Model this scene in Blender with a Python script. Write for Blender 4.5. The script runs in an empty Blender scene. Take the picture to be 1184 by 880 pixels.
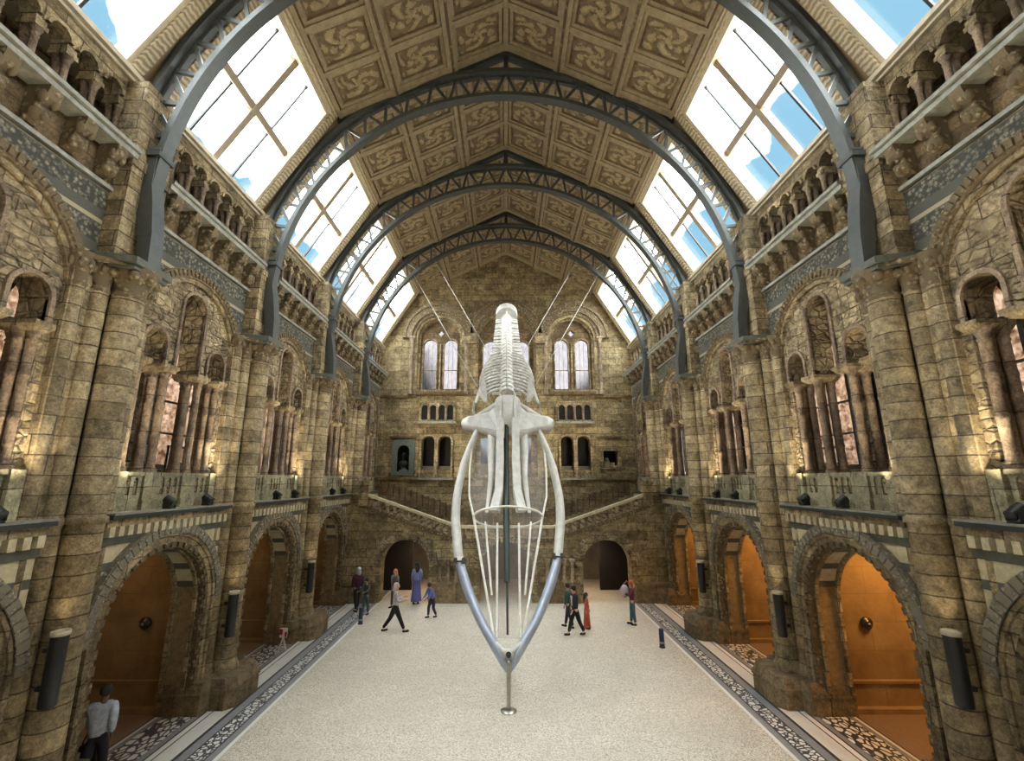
import bpy, math, random
from mathutils import Vector, Matrix
from mathutils.geometry import tessellate_polygon
R = random.Random(7)
PI = math.pi
S = 1.1                                     # metres per layout unit
sc = bpy.context.scene
C = sc.collection
sin, cos = math.sin, math.cos

# ------------------------------------------------------------------ mesh collector
class MB:
    def __init__(s): s.v = []; s.f = []; s.sm = []; s.mi = []; s.m = 0
    def add(s, vs, fs, smooth=False):
        o = len(s.v); s.v += [tuple(p) for p in vs]
        for f in fs: s.f.append(tuple(i + o for i in f)); s.sm.append(smooth); s.mi.append(s.m)
        return s
    def box(s, x0, x1, y0, y1, z0, z1):
        v = [(x, y, z) for z in (z0, z1) for y in (y0, y1) for x in (x0, x1)]
        return s.add(v, [(0,2,3,1),(4,5,7,6),(0,1,5,4),(2,6,7,3),(0,4,6,2),(1,3,7,5)])
    def taper(s, x0, x1, y0, y1, z0, X0, X1, Y0, Y1, z1):
        v = [(x0,y0,z0),(x1,y0,z0),(x0,y1,z0),(x1,y1,z0),(X0,Y0,z1),(X1,Y0,z1),(X0,Y1,z1),(X1,Y1,z1)]
        return s.add(v, [(0,2,3,1),(4,5,7,6),(0,1,5,4),(2,6,7,3),(0,4,6,2),(1,3,7,5)])
    def prism(s, pts, z0, z1, k=1.0, c=(0, 0)):
        n = len(pts)
        v = [(x, y, z0) for x, y in pts] + [(c[0]+(x-c[0])*k, c[1]+(y-c[1])*k, z1) for x, y in pts]
        f = [(i, (i+1) % n, n+(i+1) % n, n+i) for i in range(n)]
        t = tessellate_polygon([[Vector((x, y, 0)) for x, y in pts]])
        f += [tuple(a) for a in t] + [tuple(n+i for i in a) for a in t]
        return s.add(v, f)
    def cyl(s, p, q, r, r2=None, n=12, caps=True, smooth=True):
        r2 = r if r2 is None else r2
        p, q = Vector(p), Vector(q); d = (q-p)
        if d.length < 1e-6: return s
        d.normalize(); a = d.orthogonal().normalized(); b = d.cross(a)
        v = [tuple(p+(a*cos(t)+b*sin(t))*r) for t in [2*PI*i/n for i in range(n)]]
        v += [tuple(q+(a*cos(t)+b*sin(t))*r2) for t in [2*PI*i/n for i in range(n)]]
        s.add(v, [(i, (i+1) % n, n+(i+1) % n, n+i) for i in range(n)], smooth)
        if caps: s.add(v, [tuple(range(n-1, -1, -1)), tuple(range(n, 2*n))])
        return s
    def tube(s, pts, rs, n=8, smooth=True, flat=1.0, up=(0, 0, 1)):
        pts = [Vector(p) for p in pts]
        if not isinstance(rs, (list, tuple)): rs = [rs]*len(pts)
        v = []
        up = Vector(up)
        for i, p in enumerate(pts):
            d = (pts[min(i+1, len(pts)-1)] - pts[max(i-1, 0)]).normalized()
            a = d.cross(up)
            if a.length < 1e-4: a = d.orthogonal()
            a.normalize(); b = a.cross(d)
            for k in range(n):
                t = 2*PI*(k+.5)/n; v.append(tuple(p + a*cos(t)*rs[i] + b*sin(t)*rs[i]*flat))
        m = len(pts)
        f = [(i*n+k, i*n+(k+1) % n, (i+1)*n+(k+1) % n, (i+1)*n+k) for i in range(m-1) for k in range(n)]
        s.add(v, f, smooth); s.add(v, [tuple(range(n)), tuple(range((m-1)*n, m*n))])
        return s
    def lathe(s, c, prof, n=20, smooth=True):
        v = [(c[0]+r*cos(2*PI*k/n), c[1]+r*sin(2*PI*k/n), c[2]+z) for r, z in prof for k in range(n)]
        f = [(i*n+k, i*n+(k+1) % n, (i+1)*n+(k+1) % n, (i+1)*n+k) for i in range(len(prof)-1) for k in range(n)]
        s.add(v, f, smooth); return s.add(v, [tuple(range(n)), tuple(range((len(prof)-1)*n, len(prof)*n))])
    def ball(s, c, rx, ry=None, rz=None, n=10, m=7):
        ry = rx if ry is None else ry; rz = rx if rz is None else rz
        v = [(c[0]+rx*sin(PI*j/m)*cos(2*PI*i/n), c[1]+ry*sin(PI*j/m)*sin(2*PI*i/n), c[2]+rz*cos(PI*j/m)) for j in range(m+1) for i in range(n)]
        return s.add(v, [(j*n+i, (j+1)*n+i, (j+1)*n+(i+1) % n, j*n+(i+1) % n) for j in range(m) for i in range(n)], True)
    def plate(s, outer, holes, w0, w1, mp=None):
        mp = mp or (lambda u, v, w: (w, u, v))
        loops = [outer]+list(holes)
        flat = [p for l in loops for p in l]; n = len(flat)
        tri = tessellate_polygon([[Vector((u, v, 0)) for u, v in l] for l in loops])
        v = [mp(a, b, w0) for a, b in flat] + [mp(a, b, w1) for a, b in flat]
        f = [tuple(t) for t in tri]+[tuple(i+n for i in t) for t in tri]
        o = 0
        for l in loops:
            k = len(l)
            f += [(o+i, o+(i+1) % k, n+o+(i+1) % k, n+o+i) for i in range(k)]; o += k
        return s.add(v, f)
    def strip(s, a, b, w0, w1, mp=None):
        mp = mp or (lambda u, v, w: (w, u, v))
        n = len(a)
        v = [mp(*p, w0) for p in a]+[mp(*p, w0) for p in b]+[mp(*p, w1) for p in a]+[mp(*p, w1) for p in b]
        f = []
        for i in range(n-1):
            f += [(i, i+1, n+i+1, n+i), (2*n+i, 2*n+i+1, 3*n+i+1, 3*n+i), (i, i+1, 2*n+i+1, 2*n+i), (n+i, n+i+1, 3*n+i+1, 3*n+i)]
        f += [(0, n, 3*n, 2*n), (n-1, 2*n-1, 4*n-1, 3*n-1)]
        return s.add(v, f)
    def ring(s, cu, cv, r0, r1, w0, w1, a0=0., a1=PI, n=32, legs=None, mp=None):
        A = [(cu+r0*cos(a0+(a1-a0)*i/n), cv+r0*sin(a0+(a1-a0)*i/n)) for i in range(n+1)]
        B = [(cu+r1*cos(a0+(a1-a0)*i/n), cv+r1*sin(a0+(a1-a0)*i/n)) for i in range(n+1)]
        if legs is not None:
            A = [(A[0][0], legs)]+A+[(A[-1][0], legs)]; B = [(B[0][0], legs)]+B+[(B[-1][0], legs)]
        return s.strip(A, B, w0, w1, mp)
    def rot(s, fn): s.v = [tuple(fn(p)) for p in s.v]; return s
    def mesh(s, name, mats, base=(0, 0, 0)):
        me = bpy.data.meshes.new(name)
        me.from_pydata([((x-base[0])*S, (y-base[1])*S, (z-base[2])*S) for x, y, z in s.v], [], s.f)
        me.polygons.foreach_set('use_smooth', s.sm)
        if not isinstance(mats, (list, tuple)): mats = [mats]
        for m in mats: me.materials.append(m)
        if len(mats) > 1: me.polygons.foreach_set('material_index', s.mi)
        me.update()
        import bmesh
        bm = bmesh.new(); bm.from_mesh(me); bmesh.ops.recalc_face_normals(bm, faces=bm.faces); bm.to_mesh(me); bm.free()
        return me

def arc(cu, cv, r, a0, a1, n=14): return [(cu+r*cos(a0+(a1-a0)*i/n), cv+r*sin(a0+(a1-a0)*i/n)) for i in range(n+1)]
def arch_hole(cu, z0, hw, zs, n=16): return [(cu-hw, z0)]+arc(cu, zs, hw, PI, 0, n)+[(cu+hw, z0)]

# ------------------------------------------------------------------ things
class Thing:
    """a thing laid out around base; add parts, then place copies of it"""
    def __init__(s, name, cat, base=(0, 0, 0), kind=None): s.name, s.cat, s.base, s.kind, s.parts = name, cat, base, kind, []; s.top = None
    def part(s, name, mb, mat, parent=None, label=None):
        s.parts.append((name, mb.mesh(name, mat, s.base), parent, label)); return len(s.parts)-1
    def body(s, mb, mat): s.top = mb.mesh(s.name, mat, s.base)
    def place(s, label=None, group=None, side=1, y=0., loc=None, rz=None, tag=None, scale=None):
        o = bpy.data.objects.new(s.name, s.top); C.objects.link(o)
        b = s.base
        if loc is None: loc = (side*b[0], y+side*b[1], b[2])
        o.location = tuple(k*S for k in loc)
        o.rotation_euler = (0, 0, (0 if side > 0 else PI) if rz is None else rz)
        if scale: o.scale = scale
        if s.kind: o['kind'] = s.kind
        if label: o['label'] = label
        if s.cat and s.kind != 'structure': o['category'] = s.cat
        if group: o['group'] = group
        made = []
        for nm, me, par, lb in s.parts:
            c = bpy.data.objects.new(nm, me); C.objects.link(c); c.parent = o if par is None else made[par]; made.append(c)
            if lb: c['label'] = lb
        return o
def struct(name, mb, mat, base=(0, 0, 0), **k): t = Thing(name, None, base, 'structure'); t.body(mb, mat); return t.place(loc=base, rz=0)

# ------------------------------------------------------------------ materials
class NT:
    def __init__(s, name):
        s.m = bpy.data.materials.new(name); s.m.use_nodes = True; s.t = s.m.node_tree; s.n = s.t.nodes
        s.b = s.n['Principled BSDF']; s.out = s.n['Material Output']
        g = s.n.new('ShaderNodeNewGeometry'); k = s.n.new('ShaderNodeVectorMath'); k.operation = 'SCALE'; k.inputs['Scale'].default_value = 1/S
        s.t.links.new(g.outputs['Position'], k.inputs[0]); s.pos = k.outputs[0]
        x = s.n.new('ShaderNodeSeparateXYZ'); s.l(s.pos, x.inputs[0]); s.x, s.y, s.z = x.outputs
    def l(s, a, b): s.t.links.new(a, b)
    def set(s, i, v):
        if hasattr(v, 'is_output') or isinstance(v, bpy.types.NodeSocket): s.l(v, i)
        else:
            if isinstance(v, tuple) and len(v) == 3 and i.type == 'RGBA': v = (*v, 1)
            i.default_value = v
    def math(s, op, a, b=0.):
        n = s.n.new('ShaderNodeMath'); n.operation = op; s.set(n.inputs[0], a); s.set(n.inputs[1], b); return n.outputs[0]
    def comb(s, x, y, z=0.):
        n = s.n.new('ShaderNodeCombineXYZ'); s.set(n.inputs[0], x); s.set(n.inputs[1], y); s.set(n.inputs[2], z); return n.outputs[0]
    def noise(s, scale, detail=4, rough=.6, vec=None, dist=0.):
        n = s.n.new('ShaderNodeTexNoise'); s.l(vec or s.pos, n.inputs['Vector']); n.inputs['Scale'].default_value = scale
        n.inputs['Detail'].default_value = detail; n.inputs['Roughness'].default_value = rough; n.inputs['Distortion'].default_value = dist
        return n.outputs['Fac']
    def voro(s, scale, feat='F1', vec=None, out='Distance', rnd=1.):
        n = s.n.new('ShaderNodeTexVoronoi'); n.feature = feat; s.l(vec or s.pos, n.inputs['Vector']); n.inputs['Scale'].default_value = scale
        n.inputs['Randomness'].default_value = rnd
        return n.outputs[out]
    def ramp(s, fac, stops, const=False):
        n = s.n.new('ShaderNodeValToRGB'); s.set(n.inputs[0], fac); e = n.color_ramp.elements
        if const: n.color_ramp.interpolation = 'CONSTANT'
        while len(e) < len(stops): e.new(.5)
        for k, (p, c) in enumerate(stops):
            e[k].position = p; e[k].color = (*c, 1) if isinstance(c, tuple) else (c, c, c, 1)
        return n.outputs[0]
    def mix(s, f, a, b, mode='MIX'):
        n = s.n.new('ShaderNodeMix'); n.data_type = 'RGBA'; n.blend_type = mode; s.set(n.inputs[0], f); s.set(n.inputs[6], a); s.set(n.inputs[7], b); return n.outputs[2]
    def brick(s, vec, w, h, c1, c2, mortar, ms=.012, off=.5):
        n = s.n.new('ShaderNodeTexBrick'); s.l(vec, n.inputs['Vector']); n.inputs['Scale'].default_value = 1.
        n.inputs['Brick Width'].default_value = w; n.inputs['Row Height'].default_value = h; n.inputs['Mortar Size'].default_value = ms
        n.inputs['Mortar Smooth'].default_value = .3; n.offset = off
        s.set(n.inputs['Color1'], c1); s.set(n.inputs['Color2'], c2); s.set(n.inputs['Mortar'], mortar); return n.outputs['Color'], n.outputs['Fac']
    def bump(s, h, st=.5, d=.03):
        n = s.n.new('ShaderNodeBump'); n.inputs['Strength'].default_value = st; n.inputs['Distance'].default_value = d; s.l(h, n.inputs['Height']); s.l(n.outputs[0], s.b.inputs['Normal'])
    def done(s, col, rough=.8, metal=0.):
        s.set(s.b.inputs['Base Color'], col); s.set(s.b.inputs['Roughness'], rough); s.b.inputs['Metallic'].default_value = metal; return s.m

def plain(name, col, rough=.6, metal=0., var=.15, scale=8, bump=0.):
    m = NT(name); f = m.noise(scale, 5)
    c = m.mix(m.ramp(f, [(.3, 0.), (.7, 1.)]), tuple(k*(1-var) for k in col), tuple(min(1, k*(1+var)) for k in col))
    if bump: m.bump(f, bump, .03)
    return m.done(c, rough, metal)

def stone(name, dark, light, w=.62, h=.3, mort=(.10, .075, .045), pat=.45, bump=.7, blotch=1.1, rub=0.):
    m = NT(name)
    wob = m.noise(2.5, 3)
    u = m.math('ADD', m.x, m.y); vec = m.comb(m.math('ADD', u, m.math('MULTIPLY', wob, .05)), m.math('ADD', m.z, m.math('MULTIPLY', m.noise(1.7, 3), .06)))
    mid = tuple((a+b)/2 for a, b in zip(dark, light))
    c, fac = m.brick(vec, w, h, mid, light, mort)
    c2, _ = m.brick(vec, w, h, dark, light, mort, off=.5)
    n1 = m.noise(blotch, 6, .65); n2 = m.noise(9, 8, .75); n3 = m.noise(32, 5, .7)
    col = m.mix(m.ramp(n1, [(.38, 0.), (.62, 1.)]), dark, c)
    col = m.mix(.5, col, c2)
    n4 = m.noise(3.3, 5, .6)
    col = m.mix(min(1., pat*2.3), col, m.ramp(m.math('ADD', m.math('MULTIPLY', n2, .6), m.math('MULTIPLY', n4, .4)), [(.38, .32), (.5, 1.), (.60, 1.6)]), 'MULTIPLY')
    col = m.mix(1., col, m.ramp(n3, [(.3, .6), (.7, 1.35)]), 'MULTIPLY')
    sat = m.noise(1.9, 4, .6, dist=.6); col = m.mix(m.ramp(sat, [(.4, .35), (.6, 0.)]), col, m.mix(1., col, (.92, .90, .80), 'MULTIPLY'))
    hgt = m.math('ADD', m.math('MULTIPLY', m.math('SUBTRACT', 1., fac), .6), m.math('MULTIPLY', n2, 1.2))
    if rub:
        e = m.voro(4.4, 'DISTANCE_TO_EDGE', m.comb(u, m.math('MULTIPLY', m.z, 1.5), 0.)); r_ = m.ramp(e, [(0., 0.), (.16, 1.)])
        col = m.mix(m.math('MULTIPLY', m.math('SUBTRACT', 1., r_), rub), col, mort); hgt = m.math('ADD', hgt, r_)
        cc = m.voro(4.4, 'F1', m.comb(u, m.math('MULTIPLY', m.z, 1.5), 0.), 'Color'); sx = m.n.new('ShaderNodeSeparateColor'); m.l(cc, sx.inputs[0])
        col = m.mix(m.math('MULTIPLY', m.ramp(sx.outputs[0], [(.5, 0.), (.95, 1.)]), .4), col, light)
    m.bump(hgt, min(1., bump*1.3), .07)
    return m.done(col, .85)

M = {}
M['stone'] = stone('buff_stone', (.15, .112, .058), (.49, .385, .225))
M['rubble'] = stone('rubble_stone', (.17, .128, .07), (.54, .425, .255), w=.5, h=.34, rub=.35, bump=1.)
M['shaft'] = stone('banded_shaft_stone', (.20, .155, .085), (.53, .42, .25), w=3.7, h=.3, pat=.35)
M['pink'] = stone('pinkish_shaft_stone', (.18, .125, .085), (.42, .32, .225), w=3.1, h=.75, pat=.35)
M['back'] = stone('rusticated_back_stone', (.16, .12, .058), (.44, .35, .19), w=.8, h=.36, bump=.9, blotch=.8)
M['dark_stone'] = stone('dark_brown_stone', (.10, .065, .03), (.24, .165, .08), w=.9, h=.4)  # darker brown version of the buff stone
M['plinth'] = stone('brown_plinth_stone', (.15, .11, .06), (.28, .21, .12), w=1.1, h=2.0, pat=.3)
def carved(name, a, b, sc_=14, bump=1.):
    m = NT(name); e = m.voro(sc_, 'F1'); n = m.noise(sc_*1.3, 4, .7, dist=1.2)
    f = m.ramp(m.math('MULTIPLY', m.math('ADD', e, n), .8), [(.35, 0.), (.75, 1.)])
    col = m.mix(f, b, a); m.bump(m.math('SUBTRACT', 1., f), bump, .05); return m.done(col, .85)  # hollows of the carving get the darker colour, their shade painted in
M['carved'] = carved('carved_buff_stone', (.13, .095, .05), (.52, .42, .25), 9)
M['carved_pale'] = carved('carved_pale_terracotta', (.22, .20, .15), (.66, .62, .50), 11)
M['carved_slate'] = carved('carved_slate_terracotta', (.04, .045, .04), (.24, .22, .16), 12)
M['coffer'] = carved('carved_timber_panel', (.10, .07, .035), (.33, .25, .135), 5, .6)
M['rib'] = plain('ceiling_rib_paint', (.27, .215, .13), .6, var=.25, scale=6, bump=.2)
M['slate'] = plain('grey_slate_band', (.075, .080, .062), .6, var=.3, bump=.3)
M['cream'] = plain('cream_terracotta', (.50, .44, .29), .7, var=.3, bump=.3)
M['gilt'] = plain('painted_foliage', (.30, .235, .13), .55, var=.25)
M['panel'] = plain('brown_panel_paint', (.15, .105, .055), .6, var=.3)
M['rail_stone'] = plain('pale_cornice_stone', (.24, .24, .20), .6, var=.3, bump=.3)
M['parapet'] = stone('parapet_stone', (.20, .18, .115), (.40, .37, .24), w=1.1, h=.7, pat=.3, bump=.4)
M['iron'] = plain('blue_grey_painted_iron', (.062, .069, .067), .45, .2, var=.15)
M['iron_dark'] = plain('dark_iron', (.035, .045, .045), .5, .3)
M['frame'] = plain('cream_window_paint', (.50, .44, .32), .5, var=.2, scale=5)
M['mullion'] = plain('brown_window_bar', (.30, .24, .17), .6)
M['red'] = plain('dark_red_line', (.20, .06, .03), .6)
M['black'] = plain('black_metal', (.012, .013, .015), .35)
M['cap'] = plain('lamp_diffuser', (.55, .48, .36), .5)
def zig():
    m = NT('zigzag_cream_moulding'); w = m.n.new('ShaderNodeTexWave'); m.l(m.pos, w.inputs['Vector']); w.inputs['Scale'].default_value = 3.2; w.wave_type = 'BANDS'; w.bands_direction = 'Z'; w.inputs['Distortion'].default_value = 2.5; w.inputs['Detail Scale'].default_value = 3
    f = w.outputs['Fac']; m.bump(f, .6, .04); return m.done(m.mix(f, (.30, .23, .13), (.62, .54, .38)), .6)
M['zig'] = zig()
def casing():
    m = NT('rafter_casing_boards'); f = m.noise(3, 5); return m.done(m.mix(f, (.20, .14, .075), (.42, .32, .19)), .7)
M['casing'] = casing()
def striped():
    m = NT('cream_and_slate_banded_facing'); z = m.math('ADD', m.z, m.math('MULTIPLY', m.noise(4, 3), .02))
    z = m.math('SUBTRACT', z, 2.62); fr = m.math('FRACT', m.math('DIVIDE', z, .42)); hi = m.math('GREATER_THAN', z, 0.)
    g = m.math('MULTIPLY', m.math('LESS_THAN', fr, .33), hi)
    n = m.noise(7, 8, .75); cream = m.mix(m.ramp(n, [(.3, 0.), (.7, 1.)]), (.38, .32, .18), (.72, .65, .44)); sl = m.mix(n, (.05, .055, .045), (.14, .15, .13))
    br = m.mix(m.ramp(n, [(.3, 0.), (.7, 1.)]), (.15, .105, .05), (.36, .27, .15))
    m.bump(n, .6, .04)
    return m.done(m.mix(g, m.mix(hi, br, cream), sl), .85)
M['striped'] = striped()
def slatewall():
    m = NT('slate_banded_spandrel'); fr = m.math('FRACT', m.math('DIVIDE', m.math('SUBTRACT', m.z, 8.4), .62)); n = m.noise(15, 6, .8)
    band = m.math('LESS_THAN', fr, .55)
    e = m.ramp(m.voro(13), [(.25, 1.), (.6, 0.)])
    dark = m.mix(m.math('MULTIPLY', e, m.ramp(n, [(.4, 0.), (.6, 1.)])), (.035, .036, .028), (.32, .28, .19))
    edge = m.math('LESS_THAN', m.math('ABSOLUTE', m.math('SUBTRACT', fr, .64)), .06)
    c = m.mix(band, m.mix(edge, (.075, .075, .058), (.36, .30, .19)), dark); m.bump(n, .6, .04)
    return m.done(c, .75)
M['slatewall'] = slatewall()
def alcove():
    m = NT('warm_alcove_plaster'); n = m.noise(1.6, 6, .7); n2 = m.noise(12, 6, .7)
    c, f = m.brick(m.comb(m.math('ADD', m.x, m.y), m.z), 1.2, .6, (.30, .20, .09), (.36, .25, .12), (.18, .11, .05), .008)
    c = m.mix(m.ramp(n, [(.35, 0.), (.7, 1.)]), (.20, .125, .055), c); m.bump(n2, .3, .03); return m.done(c, .7)
M['alcove'] = alcove()
def floor_mat():
    m = NT('hall_mosaic_floor'); ax = m.math('ABSOLUTE', m.x)
    n = m.noise(1.1, 5, .6); v = m.voro(55, 'F1', None, 'Color'); sp = m.n.new('ShaderNodeSeparateColor'); m.l(v, sp.inputs[0]); spk = sp.outputs[0]
    fine = m.noise(45, 4, .8)
    terr = m.mix(m.ramp(m.math('ADD', m.math('MULTIPLY', spk, .55), m.math('MULTIPLY', fine, .45)), [(.18, 0.), (.62, 1.)]), (.20, .165, .11), (.60, .56, .475))
    terr = m.mix(m.ramp(n, [(.35, .42), (.6, 0.)]), terr, (.36, .33, .27))
    # small mosaic scroll band and the large leaf mosaic
    d1 = m.ramp(m.voro(9, 'DISTANCE_TO_EDGE'), [(.10, 0.), (.14, 1.)]); mos1 = m.mix(d1, (.05, .05, .05), (.60, .60, .57))
    vv = m.n.new('ShaderNodeVectorMath'); vv.operation = 'MULTIPLY'; m.l(m.pos, vv.inputs[0]); vv.inputs[1].default_value = (1.0, .62, 1)
    d2 = m.ramp(m.voro(8.5, 'DISTANCE_TO_EDGE', vv.outputs[0]), [(.10, 0.), (.15, 1.)]); mos2 = m.mix(d2, (.035, .035, .04), (.62, .62, .57))
    white = (.62, .61, .57); blk = (.03, .03, .035); gry = m.mix(m.noise(9, 5), (.15, .16, .17), (.26, .27, .28)); mar = m.mix(m.noise(2.5, 5), (.46, .46, .42), (.62, .61, .57))
    carpet = m.mix(m.noise(14, 5), (.14, .09, .055), (.26, .175, .11))
    bands = [(5.28, white), (5.36, gry), (5.5, blk), (5.54, mos1), (5.84, blk), (5.87, gry), (6.05, blk), (6.12, mar), (6.46, blk), (6.49, white), (6.6, blk), (6.64, gry), (6.76, mos2), (7.4, gry), (7.5, white), (7.56, blk), (7.6, carpet)]
    c = terr
    for x, col in bands: c = m.mix(m.math('GREATER_THAN', ax, x), c, col)
    m.bump(m.math('ADD', fine, spk), .25, .01)
    return m.done(c, m.math('ADD', .38, m.math('MULTIPLY', n, .25)))
M['floor'] = floor_mat()
def glass(name, tint=(.9, .94, .96), a=.06, mottled=None):
    m = NT(name); tr = m.n.new('ShaderNodeBsdfTransparent'); gl = m.n.new('ShaderNodeBsdfGlossy'); gl.inputs['Roughness'].default_value = .15
    mx = m.n.new('ShaderNodeMixShader'); mx.inputs[0].default_value = a; m.set(tr.inputs[0], tint if mottled is None else m.mix(m.ramp(m.noise(5.5, 6, .75), [(.36, 0.), (.6, 1.)]), *mottled))
    m.l(tr.outputs[0], mx.inputs[1]); m.l(gl.outputs[0], mx.inputs[2]); m.l(mx.outputs[0], m.out.inputs[0]); m.n.remove(m.b); return m.m
M['glass'] = glass('clear_roof_glass')
M['leaded'] = glass('leaded_pale_glass', mottled=((.150, .146, .154), (.190, .188, .194)))
M['brown_glass'] = glass('mottled_brown_glass', mottled=((.07, .045, .028), (.21, .18, .155)))
M['blue_glass'] = glass('pale_blue_glass', mottled=((.085, .105, .12), (.145, .148, .157)))
M['bone'] = plain('whitened_bone', (.56, .55, .51), .45, var=.18, scale=5, bump=.35)
M['bone_rough'] = plain('rough_white_bone', (.80, .78, .72), .6, var=.35, scale=9, bump=.6)
M['bone_blue'] = plain('bluish_grey_bone', (.34, .39, .48), .35, .25, var=.14, scale=4, bump=.15)
def veil():
    m = NT('added_haze_sheet'); tr = m.n.new('ShaderNodeBsdfTransparent'); mx = m.n.new('ShaderNodeMixShader'); mx.inputs[0].default_value = .20  # pale see-through colour imitating haze between the rods
    m.set(m.b.inputs['Base Color'], (.62, .58, .56)); m.b.inputs['Roughness'].default_value = .5
    m.l(tr.outputs[0], mx.inputs[1]); m.l(m.b.outputs[0], mx.inputs[2]); m.l(mx.outputs[0], m.out.inputs[0]); return m.m
M['veil'] = veil()
M['rod'] = plain('pale_rod', (.72, .70, .62), .3, .1)
M['pole'] = plain('dark_green_pole', (.03, .045, .038), .35, .4)
M['steel'] = plain('brushed_steel', (.36, .35, .30), .3, .8)
M['void'] = plain('painted_dark_interior', (.012, .010, .008), .9)  # near-black colour painted for unlit depth behind openings
M['niche'] = plain('grey_green_niche', (.10, .125, .105), .7, var=.3, bump=.4)
M['bronze'] = plain('dark_bronze', (.03, .035, .032), .4, .5)
M['greywall'] = plain('grey_plaster', (.17, .145, .115), .8, var=.2, scale=3)
M['leaf'] = plain('foliage_green', (.08, .14, .03), .7, var=.5)

# ------------------------------------------------------------------ layout numbers
YB, BAY = 11.97, 4.42
PIER = [YB+k*BAY for k in (-3, -2, -1, 0, 1, 2)]      # centres of the six pier pairs
YA, YD = PIER[2], PIER[5]
YG = YD+BAY                                            # face of the gable wall
MID = [p+BAY/2 for p in PIER]                          # bay centres
ZL, ZP, ZC = 4.43, 8.74, 10.85                         # ledge, pier top, gallery rail
SX, SZ, PX, PZ, RZ = 7.3, 12.56, 5.2, 16.03, 18.64     # sill, purlin and ridge of the roof
ORD = ['nearest', 'second', 'third', 'fourth', 'fifth', 'sixth']
SIDE = {1: 'right', -1: 'left'}
HB = BAY/2

# ------------------------------------------------------------------ floor and shell
m = MB(); m.box(-11.2, 11.2, -3, 31, -.3, 0); struct('floor', m, M['floor'])
for s in (1, -1):
    n = SIDE[s]
    w = Thing('wall_'+n, None, (0, 0, 0), 'structure')
    lo, hi, al = MB(), MB(), MB()
    for i, yc in enumerate(MID):
        g = lambda u, v, w_, yc=yc: (w_*s, yc+u, v)
        det = 1 <= i <= 5
        # ground storey with one round arch in each bay
        o = [(-HB, 0), (-1.36, 0)]+arc(0, 2.3, 1.36, PI, 0, 24)+[(1.36, 0), (HB, 0), (HB, 4.43), (-HB, 4.43)]
        lo.plate(o, [], 6.95, 7.6, g)
        # upper storey with three stepped lancets over one wide opening
        if det:
            h = [(-1.26, 5.12)]+[(-1.26, 7.7)]+arc(-.97, 7.75, .29, PI, 0, 10)+[(-.68, 7.36), (-.36, 7.36)]+arc(0, 8.8, .36, PI, 0, 12)+[(.36, 7.36), (.68, 7.36)]+arc(.97, 7.75, .29, PI, 0, 10)+[(1.26, 5.12)]
            hi.plate([(-HB, 4.43), (HB, 4.43), (HB, 10.1), (-HB, 10.1)], [h], 7.15, 7.62, g)
        else: hi.plate([(-HB, 4.43), (HB, 4.43), (HB, 10.1), (-HB, 10.1)], [], 7.15, 8.0, g)
        hi.box(*sorted((s*7.6, s*11.2)), yc-HB, yc+HB, 4.25, 4.43)
        hi.box(*sorted((s*7.6, s*9.9)), yc-HB, yc+HB, 9.9, 10.1)
        # gallery passage behind the little arcade
        hi.box(*sorted((s*7.15, s*8.3)), yc-HB, yc+HB, 10.1, 10.3)
        hi.box(*sorted((s*8.2, s*8.35)), yc-HB, yc+HB, 10.3, 12.7)
        al.box(*sorted((s*7.6, s*11.2)), yc+HB-.6, yc+HB+.6, 0, 4.25)
    al.box(*sorted((s*11.0, s*11.2)), -3, 29, 0, 4.25)
    w.top = hi.mesh('wall', M['rubble'])
    w.part('ground_storey_facing', lo, M['striped'], label='cream and slate banded arcade facing')
    w.part('alcove_lining', al, M['alcove'], label='warm plastered alcove walls')
    out = MB()
    for i, yc in enumerate(MID):
        g = lambda u, v, w_, yc=yc: (w_*s, yc+u, v)
        if i: out.plate([(-HB, 4.43), (HB, 4.43), (HB, 10.1), (-HB, 10.1)], [arch_hole(0, 5.3, 1.80, 8.0)], 9.6, 9.9, g)
        else: out.plate([(-HB, 4.43), (HB, 4.43), (HB, 10.1), (-HB, 10.1)], [], 9.6, 9.9, g)
    w.part('outer_wall', out, M['stone'])
    w.place(loc=(0, 0, 0), rz=0)
rear = MB(); rear.box(-11.2, 11.2, -3.3, -3, 0, 19); struct('wall_near', rear, M['stone'])

# ------------------------------------------------------------------ stone piers
pier = Thing('stone_pier', 'pillar', (6.7, 0, 0))
pl = [(7.5, -.9), (6.67, -.9), (6.60, -.66), (6.27, -.66), (6.1, -.45), (6.1, .45), (6.27, .66), (6.6, .66), (6.67, .9), (7.5, .9)]
m = MB(); m.prism(pl, 0, .40); m.prism([(7.0+(x-7.0)*1.03, y*1.03) for x, y in pl], .36, .42)
pier.part('plinth', m, M['plinth'])
m = MB(); m.prism(pl, .42, .62, .93, (7.1, 0)); pier.part('plinth_moulding', m, M['plinth'])
m = MB()
m.box(6.98, 7.7, -.62, .62, .42, ZP); m.box(7.02, 7.6, -.80, .80, .42, ZP)
pier.part('core', m, M['stone'])
def shaft(x, y, r, z1, big):
    m = MB(); pr = [(r*1.5, .42), (r*1.55, .52), (r*1.25, .58), (r*1.35, .68), (r*1.1, .80), (r*1.03, .86), (r*1.03, ZL-.12), (r*1.18, ZL-.10), (r*1.18, ZL-.02), (r*.99, ZL), (r*.99, z1-.1)]
    m.lathe((x, y, 0), pr, 24 if big else 16); return m
pier.part('shaft', shaft(6.76, 0, .25, 8.3, True), M['shaft'], label='thick banded front shaft')
for q in (-1, 1):
    pier.part('shaft', shaft(6.95, q*.36, .13, 8.3, False), M['shaft'], label='slender side shaft')
    pier.part('shaft', shaft(7.06, q*.66, .12, 8.3, False), M['shaft'], label='slender corner shaft')
m = MB()
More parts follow.
